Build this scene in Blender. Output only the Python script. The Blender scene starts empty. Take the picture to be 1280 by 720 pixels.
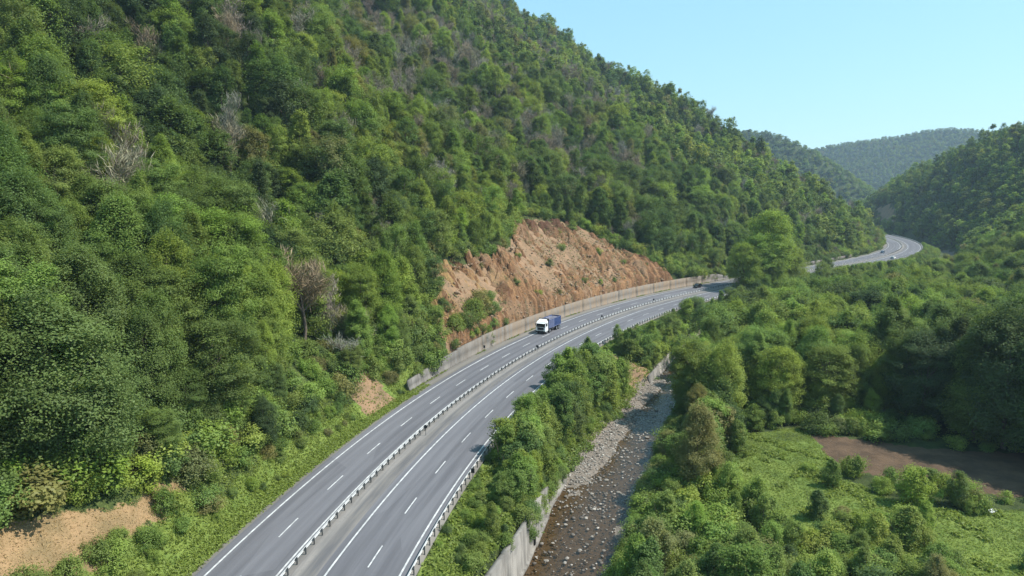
import math, random
import numpy as np
rng = np.random.default_rng(7)
random.seed(7)
CAM_H = 37.3

# ------------------------------------------------------------------ noise
def _hash(ix, iy, seed):
    n = (ix.astype(np.int64) * 374761393 + iy.astype(np.int64) * 668265263 + seed * 974711) & 0x7fffffff
    n = ((n ^ (n >> 13)) * 1274126177) & 0x7fffffff
    return ((n ^ (n >> 16)) & 0xffff) / 65535.0
def vnoise(x, y, seed=0):
    ix = np.floor(x); iy = np.floor(y); fx = x - ix; fy = y - iy
    fx = fx * fx * (3 - 2 * fx); fy = fy * fy * (3 - 2 * fy)
    a = _hash(ix, iy, seed); b = _hash(ix + 1, iy, seed); c = _hash(ix, iy + 1, seed); d = _hash(ix + 1, iy + 1, seed)
    return (a + (b - a) * fx) * (1 - fy) + (c + (d - c) * fx) * fy
def fbm(x, y, seed=0, oct=4):
    x = np.asarray(x, float); y = np.asarray(y, float); s = 0; a = .5; t = 0
    for i in range(oct):
        s = s + a * (vnoise(x, y, seed + i * 17) - .5); t += a; a *= .5; x = x * 2.03 + 7.1; y = y * 2.03 - 3.7
    return s / t * 2            # about -1 .. 1
def sstep(a, b, x):
    t = np.clip((x - a) / (b - a), 0, 1); return t * t * (3 - 2 * t)

# ------------------------------------------------------------------ the road's centre line (the median guard rail), arc length s, offset d (+ towards the river)
KN = [-150, 0, 60, 120, 200, 270, 340, 400, 450, 500, 560, 640, 700, 1300]
KV = [.0028, .0028216, .0028533, .0027852, .0032296, .0006326, -.00016517, -.0010681, -.00207, -.0024463, -.0022464, -.0021112, 0, 0]
DS = 2.0
S = np.arange(-120, 1300, DS)
_k = np.interp(S, KN, KV); TH = np.cumsum(_k) * DS; TH = TH - np.interp(0, S, TH) + .0901064
CX = np.cumsum(np.sin(TH)) * DS; CY = np.cumsum(np.cos(TH)) * DS
CX += -23.986 - np.interp(0, S, CX); CY += 46.510 - np.interp(0, S, CY)
def road(s, d=0.0):
    th = np.interp(s, S, TH); return np.interp(s, S, CX) + d * np.cos(th), np.interp(s, S, CY) - d * np.sin(th), th

def polydist(x, y, P):
    """distance to polyline P (n,2+), nearest parameter (index + fraction), side (+ = right of travel)"""
    best = np.full(x.shape, 1e18); par = np.zeros(x.shape); side = np.zeros(x.shape)
    for i in range(len(P) - 1):
        ax, ay = P[i][0], P[i][1]; dx, dy = P[i + 1][0] - ax, P[i + 1][1] - ay; L2 = dx * dx + dy * dy
        t = np.clip(((x - ax) * dx + (y - ay) * dy) / L2, 0, 1)
        ex = x - ax - t * dx; ey = y - ay - t * dy; q = ex * ex + ey * ey
        m = q < best; best = np.where(m, q, best); par = np.where(m, i + t, par)
        cr = (x - ax) * dy - (y - ay) * dx
        side = np.where(m, np.sign(cr), side)
    return np.sqrt(best), par, side
_RS = np.arange(-120, 1290, 6.0); _RX, _RY, _ = road(_RS); _RP = np.c_[_RX, _RY]
def road_sd(x, y):
    q, par, side = polydist(x, y, _RP); return _RS[0] + par * 6.0, q * side

# ------------------------------------------------------------------ hills: ridge lines (x, y, z)
def PIX(px, py, D):                 # only used to note where a ridge stands: bearing, height and distance of a skyline point
    u = (px - 640) / 853.; v = (py - 360) / 853.; c, s_ = math.cos(.13976), math.sin(.13976)
    X, Y, Z = u, c - v * s_, -s_ - v * c; r = math.hypot(X, Y)
    return (X / r * D, Y / r * D, CAM_H + Z / r * D)
RIDGE_LEFT = [PIX(-700, -330, 300), PIX(-400, -330, 380), PIX(-200, -330, 430), PIX(0, -330, 480), PIX(200, -270, 540), PIX(400, -160, 600), PIX(540, -55, 640), PIX(625, 6, 650),
              PIX(700, 52, 640), PIX(800, 108, 600), PIX(905, 170, 560), PIX(1000, 226, 545), PIX(1060, 268, 550), PIX(1092, 290, 560)]
RIDGE_RIGHT = [PIX(1900, 60, 520), PIX(1500, 90, 600), PIX(1400, 120, 640), PIX(1285, 160, 700), PIX(1240, 173, 740), PIX(1200, 195, 780), PIX(1150, 215, 860), PIX(1110, 240, 940), PIX(1088, 272, 1000)]
RIDGE_FAR1 = [PIX(700, 120, 1700), PIX(880, 158, 1600), PIX(925, 166, 1560), PIX(960, 166, 1500), PIX(1000, 181, 1450), PIX(1040, 206, 1380), PIX(1085, 248, 1300), PIX(1100, 275, 1250)]
RIDGE_FAR2 = [PIX(960, 200, 2500), PIX(1035, 183, 2450), PIX(1090, 175, 2400), PIX(1130, 170, 2400), PIX(1155, 164, 2400), PIX(1190, 161, 2400), PIX(1240, 166, 2350), PIX(1400, 150, 2200)]
FOOT_RIGHT = [(110, -150), (118, 40), (130, 150), (160, 240), (205, 310), (255, 385), (303, 450), (335, 560), (370, 700), (420, 900), (470, 1150)]
RIVER = [(-4.5, 44, 5.5), (6.9, 74, 5.5), (11.4, 90, 6.1), (14.8, 100, 6.4), (20.5, 114, 5.5), (26.9, 129, 5.0), (35, 148, 4.7), (44, 169, 4.4), (54, 191, 4.4), (68, 212, 5), (92, 238, 5), (127, 266, 5), (170, 304, 5), (225, 360, 5),
         (270, 405, 5), (305, 460, 5), (330, 540, 5), (350, 640, 5), (390, 860, 5)]
GULLY = [(-26, 128), (-60, 148), (-105, 168), (-170, 185), (-240, 230)]
def wall_top_river(rp): return np.interp(rp, [0, 1.45, 2.1, 2.85, 5, 6.05, 7.5], [-2.15, -2.15, -4.3, -6.3, -6.3, -4.9, -4.4])
WALL_S0, WALL_S1 = 77.0, 276.0
def wall_h(s):
    return np.interp(s, [76, 77, 87, 87.2, 99, 99.2, 111, 111.2, 235, 275, 278], [0, 2.0, 2.4, 2.7, 3.0, 3.3, 3.5, 3.7, 3.6, 3.0, 0])
def zsmooth(x, y, R):               # ridge height felt at (x, y): a smooth blend, exact on the ridge itself
    P = []
    for a, b in zip(R[:-1], R[1:]):
        n = max(2, int(math.hypot(b[0] - a[0], b[1] - a[1]) / 18)); P += [tuple(a[k] + (b[k] - a[k]) * t for k in range(3)) for t in np.linspace(0, 1, n, endpoint=False)]
    P.append(R[-1]); num = 0; den = 0
    for q in P:
        w = 1.0 / ((x - q[0]) ** 2 + (y - q[1]) ** 2 + 60.0) ** 1.6; num = num + w * q[2]; den = den + w
    return num / den

def H(x, y, fine=True):
    x = np.asarray(x, float); y = np.asarray(y, float)
    s, d = road_sd(x, y)
    # --- left hill
    df = np.maximum(0, -d - 12.0)
    dr, pr, sr = polydist(x, y, RIDGE_LEFT); zr = zsmooth(x, y, RIDGE_LEFT)
    t = df / (df + dr + 1e-6)
    z_up = zr * (1.18 * t - .18 * t * t * t)
    z_dn = zr - .5 * dr
    hill = np.where(sr > 0, z_up, z_dn)
    low = sstep(95, 20, s) * sstep(0, 40, df)           # the lower ground beside the near end of the road
    hill = hill * (1 - .25 * low)
    gq, _, _ = polydist(x, y, GULLY)
    hill = hill - 9 * np.exp(-(gq / 16.) ** 2) * sstep(4, 25, df)
    amp = sstep(15, 110, df) * (7 + 13 * sstep(60, 200, hill))
    hill = hill + fbm(x / 75., y / 75., 3, 4) * amp
    spur = np.abs(fbm(s / 70. + .3 * fbm(x / 60., y / 60., 15, 2), -d / 420. + 3, 14, 3))
    hill = hill + (1 - 2.6 * spur) * 15 * sstep(25, 130, df) * sstep(20, 90, dr)
    hill = hill + wall_h(s) * sstep(.5, 1.6, df)
    nb = sstep(66, 52, s)
    hill = hill + nb * (1.6 * sstep(1.5, 6, df) + fbm(x / 6., y / 6., 9, 3) * .5 * sstep(1, 5, df))
    # --- right side: verge, river, valley floor
    rq, rp, rs = polydist(x, y, RIVER); hw = np.interp(rp, np.arange(len(RIVER)), [r[2] for r in RIVER])
    e = rq - hw
    floor_r = -4.6 + fbm(x / 25., y / 25., 5, 3) * .7 + sstep(2, 30, e) * .5
    wl = np.where((rp < 2.85) | ((rp > 6.1) & (rp < 7.45)), 1.0, 0.0)      # where a built wall holds the bank
    lat = np.where(hw > 0, rq * rs / hw, 0)
    u = np.clip((d - 12.6) / (np.maximum(d - 12.6, 0) + np.maximum(e, 0) + 1e-6), 0, 1)
    bank_wall = -.35 + (wall_top_river(rp) + .25) * u
    bank_nat = -.35 - 6.4 * u ** 1.15 + fbm(x / 4., y / 4., 6, 3) * .5 * np.clip(u * (1 - u) * 4, 0, 1)
    bank = np.where(wl > .5, bank_wall, bank_nat)
    bank_side = (rs < 0)
    vfloor = np.where(bank_side, bank, floor_r)
    far_l = sstep(30, 55, d)                             # where the river swings away from the road the bank levels out
    vfloor = np.where(bank_side, vfloor * (1 - far_l) + far_l * (-3.8 + fbm(x / 25., y / 25., 5, 3) * .7), vfloor)
    bed = -7.33 + fbm(x / 5., y / 5., 8, 3) * .34 + .62 * sstep(-.34, -.72, lat + .3 * fbm(x / 6., y / 6., 18, 3)) * sstep(2.6, 3.3, rp) * sstep(6.8, 6.2, rp) + .45 * sstep(.6, .95, lat + .35 * fbm(x / 5., y / 5., 19, 3))
    k_r = sstep(4.5, 0, e); k_l = np.where(wl > .5, sstep(1.3, .5, e), sstep(2.0, -.5, e))
    kb = np.where(bank_side, k_l, k_r)
    right = vfloor * (1 - kb) + bed * kb
    # --- right hill and the far ones
    q, pp, ss = polydist(x, y, RIDGE_RIGHT); fq, _, fs = polydist(x, y, FOOT_RIGHT); zz = zsmooth(x, y, RIDGE_RIGHT)
    ff = np.where(fs > 0, fq, 0); tt = ff / (ff + q + 1e-6)
    up = -4 + (zz + 4) * (1.15 * tt - .15 * tt ** 3)
    hr = np.where(ss < 0, up, zz - .5 * q) + fbm(x / 95., y / 95., 13, 4) * sstep(20, 160, ff) * 18
    hr = np.where(fs > 0, hr, -1e3)
    out = np.where(d < 0, np.where(d < -9.6, hill, 0), right)
    out = np.where((d >= -9.6) & (d <= 12.6), np.where(d > 11.9, -.1 - .35 * sstep(11.9, 12.6, d), -.12), out)
    out = np.where((d < -9.3) & (d >= -12.0), -.12 + 0 * d, out)
    out = np.maximum(out, hr)
    for R, sl, sd in ((RIDGE_FAR1, .62, 21), (RIDGE_FAR2, .5, 29)):
        q, pp, _ = polydist(x, y, R); zz = zsmooth(x, y, R) - q * sl * (1 - .25 * np.exp(-q / 60.)) + fbm(x / 130., y / 130., sd, 4) * 22 * sstep(15, 140, q)
        out = np.maximum(out, zz)
    return out

# =================================================================== Blender
import bpy, bmesh
from mathutils import Vector, Matrix
scene = bpy.context.scene
COL = scene.collection
# ------------------------------------------------------------------ linking and tagging
def link(o, parent=None):
    COL.objects.link(o)
    if parent is not None: o.parent = parent
    return o
def tag(o, label=None, cat=None, group=None, kind=None):
    if label: o['label'] = label
    if cat: o['category'] = cat
    if group: o['group'] = group
    if kind: o['kind'] = kind
    return o
def empty(name, loc, rz=0.0):
    o = bpy.data.objects.new(name, None); o.empty_display_size = .5; link(o); o.location = loc; o.rotation_euler = (0, 0, rz); return o
def np_mesh(name, V, F, mats=(), attrs=None, smooth=False, fmat=None):
    """V (n,3), F: list of (m,k) int arrays (each of one polygon size)"""
    me = bpy.data.meshes.new(name)
    V = np.asarray(V, np.float32)
    if isinstance(F, np.ndarray): F = [F]
    F = [np.asarray(f, np.int32) for f in F if len(f)]
    loops = np.concatenate([f.ravel() for f in F]); tot = np.concatenate([np.full(len(f), f.shape[1], np.int32) for f in F])
    start = np.concatenate([[0], np.cumsum(tot)[:-1]]).astype(np.int32)
    me.vertices.add(len(V)); me.vertices.foreach_set('co', V.ravel())
    me.loops.add(len(loops)); me.loops.foreach_set('vertex_index', loops)
    me.polygons.add(len(tot)); me.polygons.foreach_set('loop_start', start)
    try: me.polygons.foreach_set('loop_total', tot)
    except Exception: pass
    if smooth: me.polygons.foreach_set('use_smooth', np.ones(len(tot), bool))
    for m in mats: me.materials.append(m)
    if fmat is not None: me.polygons.foreach_set('material_index', np.asarray(fmat, np.int32))
    for k, a in (attrs or {}).items():
        a = np.asarray(a, np.float32)
        if a.ndim == 1:
            at = me.attributes.new(k, 'FLOAT', 'POINT'); at.data.foreach_set('value', a)
        else:
            at = me.attributes.new(k, 'FLOAT_COLOR', 'POINT'); at.data.foreach_set('color', np.c_[a, np.ones(len(a))].astype(np.float32).ravel())
    me.update(calc_edges=True); me.validate()
    return me
def obj(name, me, parent=None):
    return link(bpy.data.objects.new(name, me), parent)
# ------------------------------------------------------------------ materials
def N(nt, t, x=0, y=0, **kw):
    n = nt.nodes.new(t)
    for k, v in kw.items():
        if k in n.inputs.keys() if hasattr(n.inputs, 'keys') else False: n.inputs[k].default_value = v
        else: setattr(n, k, v)
    return n
def new_mat(name):
    m = bpy.data.materials.new(name); m.use_nodes = True; nt = m.node_tree; nt.nodes.clear()
    out = nt.nodes.new('ShaderNodeOutputMaterial'); return m, nt, out
def attr(nt, name, typ='GEOMETRY'):
    a = nt.nodes.new('ShaderNodeAttribute'); a.attribute_name = name; a.attribute_type = typ; return a
def math_(nt, op, a, b=None, clamp=False):
    n = nt.nodes.new('ShaderNodeMath'); n.operation = op; n.use_clamp = clamp
    for i, v in enumerate((a, b)):
        if v is None: continue
        if isinstance(v, (int, float)): n.inputs[i].default_value = v
        else: nt.links.new(v, n.inputs[i])
    return n.outputs[0]
def mix_(nt, f, a, b, blend='MIX'):
    n = nt.nodes.new('ShaderNodeMix'); n.data_type = 'RGBA'; n.blend_type = blend
    for sock, v in ((n.inputs['Factor'], f), (n.inputs[6], a), (n.inputs[7], b)):
        if isinstance(v, (int, float)): sock.default_value = v
        elif isinstance(v, (tuple, list)): sock.default_value = (*v[:3], 1)
        else: nt.links.new(v, sock)
    return n.outputs[2]
def noise_(nt, scale, detail=4, rough=.55, vec=None, out=0):
    n = nt.nodes.new('ShaderNodeTexNoise'); n.inputs['Scale'].default_value = scale; n.inputs['Detail'].default_value = detail; n.inputs['Roughness'].default_value = rough
    if vec is not None: nt.links.new(vec, n.inputs['Vector'])
    return n.outputs[out]
def ramp_(nt, fac, a, b):
    n = nt.nodes.new('ShaderNodeMapRange'); n.inputs[1].default_value = a; n.inputs[2].default_value = b; n.interpolation_type = 'SMOOTHSTEP'; nt.links.new(fac, n.inputs[0]); return n.outputs[0]
def pos(nt):
    return nt.nodes.new('ShaderNodeNewGeometry').outputs['Position']
def objco(nt): return nt.nodes.new('ShaderNodeTexCoord').outputs['Object']
def mapping(nt, vec, sc):
    n = nt.nodes.new('ShaderNodeMapping'); n.inputs['Scale'].default_value = sc; nt.links.new(vec, n.inputs['Vector']); return n.outputs[0]
def comb(nt, x, y, z=0.0):
    n = nt.nodes.new('ShaderNodeCombineXYZ')
    for i, v in enumerate((x, y, z)):
        if isinstance(v, (int, float)): n.inputs[i].default_value = v
        else: nt.links.new(v, n.inputs[i])
    return n.outputs[0]
def bsdf(nt, out, col, rough=.8, metal=0.0, spec=.3, bump=None, bstr=.3, bdist=.1):
    p = nt.nodes.new('ShaderNodeBsdfPrincipled')
    if isinstance(col, (tuple, list)): p.inputs['Base Color'].default_value = (*col[:3], 1)
    else: nt.links.new(col, p.inputs['Base Color'])
    if isinstance(rough, (int, float)): p.inputs['Roughness'].default_value = rough
    else: nt.links.new(rough, p.inputs['Roughness'])
    p.inputs['Metallic'].default_value = metal; p.inputs['Specular IOR Level'].default_value = spec
    if bump is not None:
        b = nt.nodes.new('ShaderNodeBump'); b.inputs['Strength'].default_value = bstr; b.inputs['Distance'].default_value = bdist; nt.links.new(bump, b.inputs['Height']); nt.links.new(b.outputs[0], p.inputs['Normal'])
    nt.links.new(p.outputs[0], out.inputs['Surface']); return p
def plain(name, col, rough=.6, metal=0.0, var=.18, scale=3.0, spec=.4):
    m, nt, out = new_mat(name); n = noise_(nt, scale, 4, .6, objco(nt)); f = ramp_(nt, n, .3, .7)
    c = mix_(nt, f, tuple(v * (1 - var) for v in col), tuple(min(1, v * (1 + var)) for v in col)); bsdf(nt, out, c, rough, metal, spec); return m
M = {}
# foliage: 'tint' comes from the tree (or from the instance), 'lv' from the leaf
def leaf_mat(name, transl=.42):
    m, nt, out = new_mat(name)
    t = attr(nt, 'tint', 'INSTANCER').outputs['Color']; lv = attr(nt, 'lv').outputs['Fac']
    k = math_(nt, 'ADD', math_(nt, 'MULTIPLY', lv, .6), .78)
    col = mix_(nt, 1.0, t, comb(nt, k, k, k), 'MULTIPLY')
    warm = mix_(nt, math_(nt, 'MULTIPLY', lv, .35), col, mix_(nt, 1.0, col, (1.18, 1.07, .75), 'MULTIPLY'))
    d = nt.nodes.new('ShaderNodeBsdfDiffuse'); nt.links.new(warm, d.inputs['Color'])
    tr = nt.nodes.new('ShaderNodeBsdfTranslucent'); nt.links.new(mix_(nt, 1.0, warm, (1.15, 1.15, .7), 'MULTIPLY'), tr.inputs['Color'])
    g = nt.nodes.new('ShaderNodeBsdfGlossy'); g.inputs['Roughness'].default_value = .5; g.inputs['Color'].default_value = (.7, .75, .7, 1)
    a = nt.nodes.new('ShaderNodeMixShader'); a.inputs[0].default_value = transl; nt.links.new(d.outputs[0], a.inputs[1]); nt.links.new(tr.outputs[0], a.inputs[2])
    b = nt.nodes.new('ShaderNodeMixShader'); b.inputs[0].default_value = .012; nt.links.new(a.outputs[0], b.inputs[1]); nt.links.new(g.outputs[0], b.inputs[2])
    nt.links.new(b.outputs[0], out.inputs['Surface']); return m
M['leaf'] = leaf_mat('leaf')
M['twig'] = leaf_mat('twig', .05)
M['bark'] = plain('bark', (.13, .10, .075), .9, 0, .4, 6)
M['pale_bark'] = plain('pale_bark', (.34, .29, .22), .9, 0, .3, 5)
M['galv'] = plain('galvanised_steel', (.52, .52, .515), .45, .1, .10, 1.5)
M['post'] = plain('dark_grey_post', (.16, .155, .15), .7, .3, .2, 4)  # darker grey than the rail beam; rail posts and marker poles
M['line'] = plain('white_road_paint', (.46, .46, .455), .7, 0, .28, 1.1)
M['black'] = plain('black_rubber', (.012, .012, .013), .8, 0, .2, 5)
M['glass'] = plain('dark_glass', (.012, .016, .02), .08, 0, .1, 1, .8)
M['white'] = plain('white_paint', (.78, .78, .77), .35, 0, .05, 1.5, .5)
M['blue'] = plain('blue_paint', (.028, .058, .17), .5, 0, .22, 1.2)
M['pale_blue'] = plain('pale_blue_paint', (.12, .14, .24), .55, 0, .2, 1.4)  # paler blue than the load body; its ribs and front side panels
M['dark'] = plain('dark_steel', (.03, .03, .033), .6, .2, .3, 3)
M['steel'] = plain('bare_steel', (.45, .45, .46), .35, .7, .15, 4)
M['lamp'] = plain('lamp_lens', (.8, .8, .75), .1, 0, .05, 3, .8)
M['red'] = plain('red_lens', (.35, .02, .02), .2, 0, .1, 3, .6)
M['carblack'] = plain('black_car_paint', (.012, .013, .016), .22, 0, .1, 1, .7)
M['cargrey'] = plain('blue_grey_car_paint', (.10, .13, .18), .25, .3, .1, 1, .6)
M['tarp'] = plain('grey_blue_tarpaulin', (.13, .13, .17), .8, 0, .35, 1.8)
M['plastic'] = plain('pale_plastic', (.72, .72, .76), .4, 0, .1, 6)
M['rock'] = None

# terrain
m, nt, out = new_mat('terrain'); P_ = pos(nt)
n1 = noise_(nt, .35, 6, .6, P_); n2 = noise_(nt, 2.2, 5, .65, P_); n3 = noise_(nt, .06, 4, .5, P_)
base = mix_(nt, ramp_(nt, n1, .35, .65), (.030, .045, .016), (.055, .075, .022))
base = mix_(nt, math_(nt, 'MULTIPLY', ramp_(nt, n2, .5, .75), .6), base, (.075, .06, .035))
def masked(base, name, c1, c2, edge=.5, nz=n2, f2=n1):
    a = attr(nt, name).outputs['Fac']
    f = ramp_(nt, math_(nt, 'ADD', a, math_(nt, 'MULTIPLY', math_(nt, 'SUBTRACT', nz, .5), edge)), .38, .62)
    return mix_(nt, f, base, mix_(nt, ramp_(nt, f2, .32, .68), c1, c2))
base = masked(base, 'grass', (.11, .16, .035), (.175, .22, .05))
base = masked(base, 'dry', (.20, .145, .075), (.33, .215, .115), .9)
base = masked(base, 'soil', (.28, .175, .105), (.18, .125, .075), .9)
base = masked(base, 'field', (.075, .051, .034), (.125, .082, .052), .3)
base = masked(base, 'gravel', (.225, .19, .16), (.13, .11, .085), .3, n2, n2)
bsdf(nt, out, base, .95, 0, .15, n2, .8, .25); M['terrain'] = m
# clay cut
m, nt, out = new_mat('clay'); P_ = pos(nt)
sd = comb(nt, math_(nt, 'MULTIPLY', attr(nt, 's').outputs['Fac'], 1.0), math_(nt, 'MULTIPLY', attr(nt, 'd').outputs['Fac'], .22))
a1 = noise_(nt, .55, 6, .65, sd); a2 = noise_(nt, .13, 4, .6, P_); a3 = noise_(nt, 1.6, 5, .7, P_)
c = mix_(nt, ramp_(nt, a1, .35, .66), (.14, .070, .037), (.35, .195, .098))
c = mix_(nt, math_(nt, 'MULTIPLY', ramp_(nt, a2, .48, .66), .75), c, (.28, .18, .11))
c = mix_(nt, math_(nt, 'MULTIPLY', attr(nt, 'yel').outputs['Fac'], ramp_(nt, a1, .45, .6)), c, (.37, .24, .105))
c = mix_(nt, math_(nt, 'MULTIPLY', ramp_(nt, a3, .56, .72), .7), c, (.13, .095, .065))
vg = noise_(nt, 1.0, 5, .7, mapping(nt, sd, (.5, 1.0, 1)))
c = mix_(nt, math_(nt, 'MULTIPLY', math_(nt, 'MULTIPLY', ramp_(nt, vg, .5, .66), ramp_(nt, a3, .35, .6)), math_(nt, 'SUBTRACT', .95, math_(nt, 'MULTIPLY', attr(nt, 'yel').outputs['Fac'], .7))), c, (.11, .105, .05))
c = mix_(nt, math_(nt, 'MULTIPLY', attr(nt, 'scarp').outputs['Fac'], .85), c, (.085, .042, .028)); a4 = noise_(nt, 7.0, 4, .75, P_); c = mix_(nt, math_(nt, 'MULTIPLY', ramp_(nt, a4, .55, .72), .4), c, (.13, .085, .052))
bsdf(nt, out, c, .95, 0, .1, math_(nt, 'ADD', a3, math_(nt, 'MULTIPLY', a4, .4)), 1.0, .6); M['clay'] = m
# asphalt (coordinates along the road: s, d)
def asphalt(name, c1, c2, dust):
    m, nt, out = new_mat(name); s_ = attr(nt, 's').outputs['Fac']; d_ = attr(nt, 'd').outputs['Fac']
    v = comb(nt, math_(nt, 'MULTIPLY', s_, .05), d_); w = comb(nt, math_(nt, 'MULTIPLY', s_, .02), math_(nt, 'MULTIPLY', d_, .35))
    st = noise_(nt, 1.6, 4, .55, v); big = noise_(nt, .8, 3, .5, w); gr = noise_(nt, 2.5, 5, .75, pos(nt)); fine = noise_(nt, 22, 2, .6, pos(nt))
    c = mix_(nt, ramp_(nt, st, .3, .7), c1, c2)
    c = mix_(nt, math_(nt, 'MULTIPLY', ramp_(nt, big, .45, .7), .5), c, tuple(x * .8 for x in c1))
    c = mix_(nt, math_(nt, 'MULTIPLY', ramp_(nt, gr, .55, .75), .35), c, dust)
    c = mix_(nt, math_(nt, 'MULTIPLY', ramp_(nt, fine, .4, .7), .25), c, tuple(x * .6 for x in c1))
    tr_ = math_(nt, 'COSINE', math_(nt, 'MULTIPLY', math_(nt, 'ADD', d_, math_(nt, 'MULTIPLY', math_(nt, 'SUBTRACT', big, .5), .5)), 2 * math.pi / 1.8))
    c = mix_(nt, math_(nt, 'MULTIPLY', ramp_(nt, tr_, -.4, 1.0), .36), c, tuple(x * .62 for x in c1))
    pt = nt.nodes.new('ShaderNodeTexVoronoi'); pt.inputs['Scale'].default_value = 1.0; nt.links.new(comb(nt, math_(nt, 'MULTIPLY', s_, .035), math_(nt, 'MULTIPLY', d_, .27)), pt.inputs['Vector'])
    pc = nt.nodes.new('ShaderNodeSeparateColor'); nt.links.new(pt.outputs['Color'], pc.inputs[0])
    c = mix_(nt, math_(nt, 'MULTIPLY', ramp_(nt, pc.outputs[0], .55, .9), .24), c, tuple(x * 1.25 for x in c2))
    bsdf(nt, out, c, .85, 0, .25, fine, .2, .02); return m
M['asphalt'] = asphalt('asphalt', (.118, .116, .128), (.150, .148, .160), (.18, .17, .168))
M['shoulder'] = asphalt('dusty_shoulder', (.16, .148, .132), (.215, .195, .17), (.28, .23, .165))
# median: pale dusty concrete, darker stained asphalt on its right side
m, nt, out = new_mat('median'); s_ = attr(nt, 's').outputs['Fac']; d_ = attr(nt, 'd').outputs['Fac']
v = comb(nt, math_(nt, 'MULTIPLY', s_, .12), math_(nt, 'MULTIPLY', d_, 1.6)); a1 = noise_(nt, 1.0, 5, .6, v); a2 = noise_(nt, 1.7, 5, .7, pos(nt))
c = mix_(nt, ramp_(nt, a1, .35, .65), (.17, .16, .152), (.235, .215, .198))
c = mix_(nt, math_(nt, 'MULTIPLY', ramp_(nt, a2, .5, .7), .55), c, (.17, .16, .15))
f = ramp_(nt, math_(nt, 'ADD', d_, math_(nt, 'MULTIPLY', math_(nt, 'SUBTRACT', a1, .5), .9)), 1.15, 1.6)
c = mix_(nt, f, c, mix_(nt, ramp_(nt, a1, .3, .7), (.108, .105, .109), (.17, .157, .145)))
bsdf(nt, out, c, .9, 0, .2, a2, .3, .03); M['median'] = m
# concrete walls
def concrete(name, c1, c2, stain, green=0.0, warm=None):
    m, nt, out = new_mat(name); P_ = pos(nt)
    st = noise_(nt, .8, 5, .65, mapping(nt, P_, (1, 1, .12))); a = noise_(nt, .35, 4, .6, P_); b = noise_(nt, 3.0, 5, .7, P_)
    c = mix_(nt, ramp_(nt, a, .35, .65), c1, c2); c = mix_(nt, math_(nt, 'MULTIPLY', ramp_(nt, st, .42, .68), .85), c, stain)
    c = mix_(nt, math_(nt, 'MULTIPLY', ramp_(nt, b, .55, .75), .4), c, tuple(x * .7 for x in c1))
    if warm:
        d_ = attr(nt, 'warm').outputs['Fac']; c = mix_(nt, math_(nt, 'MULTIPLY', d_, ramp_(nt, st, .3, .6)), c, warm)
    bsdf(nt, out, c, .9, 0, .2, b, .35, .05); return m
M['wall'] = concrete('retaining_wall_concrete', (.14, .132, .122), (.20, .186, .168), (.095, .088, .08), warm=(.24, .178, .122))
M['rwall'] = concrete('river_wall_concrete', (.18, .168, .152), (.255, .235, .21), (.10, .093, .083))
M['slot'] = plain('slot_shade_dark', (.035, .033, .03), .9)  # near-black solid block, its colour stands in for shade inside each drain slot
# stones
m, nt, out = new_mat('stone'); rn = nt.nodes.new('ShaderNodeObjectInfo').outputs['Random']; b = noise_(nt, 4, 5, .7, objco(nt))
c = mix_(nt, rn, (.12, .105, .088), (.34, .31, .27)); c = mix_(nt, ramp_(nt, b, .4, .7), c, mix_(nt, 1.0, c, (.6, .58, .55), 'MULTIPLY'))
bsdf(nt, out, c, .85, 0, .3, b, .4, .08); M['stone'] = m
m, nt, out = new_mat('pebble'); lv = attr(nt, 'lv').outputs['Fac']; b = noise_(nt, 5, 4, .7, pos(nt))
c = mix_(nt, lv, (.11, .095, .08), (.42, .385, .34)); c = mix_(nt, ramp_(nt, b, .45, .7), c, mix_(nt, 1.0, c, (.65, .62, .58), 'MULTIPLY'))
bsdf(nt, out, c, .85, 0, .3, b, .4, .05); M['pebble'] = m
# shallow brown stream: tinted, lets the bed show, reflects by Fresnel
m, nt, out = new_mat('stream_water'); P_ = pos(nt)
w1 = noise_(nt, 1.1, 4, .6, P_); w2 = noise_(nt, 5.0, 3, .6, P_)
h = math_(nt, 'ADD', w1, math_(nt, 'MULTIPLY', w2, .35))
b = nt.nodes.new('ShaderNodeBump'); b.inputs['Strength'].default_value = .35; b.inputs['Distance'].default_value = .12; nt.links.new(h, b.inputs['Height'])
tr = nt.nodes.new('ShaderNodeBsdfTransparent'); tr.inputs['Color'].default_value = (.74, .63, .47, 1)
df = nt.nodes.new('ShaderNodeBsdfDiffuse'); fo = ramp_(nt, noise_(nt, 2.6, 5, .75, mapping(nt, P_, (1.0, .45, 1))), .60, .72); nt.links.new(mix_(nt, math_(nt, 'MULTIPLY', fo, ramp_(nt, w1, .42, .62)), mix_(nt, ramp_(nt, w1, .5, .72), (.033, .025, .016), (.085, .07, .05)), (.42, .42, .40)), df.inputs['Color'])
g = nt.nodes.new('ShaderNodeBsdfGlossy'); g.inputs['Roughness'].default_value = .12; nt.links.new(b.outputs[0], g.inputs['Normal'])
fr = nt.nodes.new('ShaderNodeFresnel'); fr.inputs['IOR'].default_value = 1.33; nt.links.new(b.outputs[0], fr.inputs['Normal'])
a = nt.nodes.new('ShaderNodeMixShader'); a.inputs[0].default_value = .22; nt.links.new(tr.outputs[0], a.inputs[1]); nt.links.new(df.outputs[0], a.inputs[2])
e = nt.nodes.new('ShaderNodeMixShader'); nt.links.new(fr.outputs[0], e.inputs[0]); nt.links.new(a.outputs[0], e.inputs[1]); nt.links.new(g.outputs[0], e.inputs[2])
nt.links.new(e.outputs[0], out.inputs['Surface']); M['water'] = m

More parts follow.
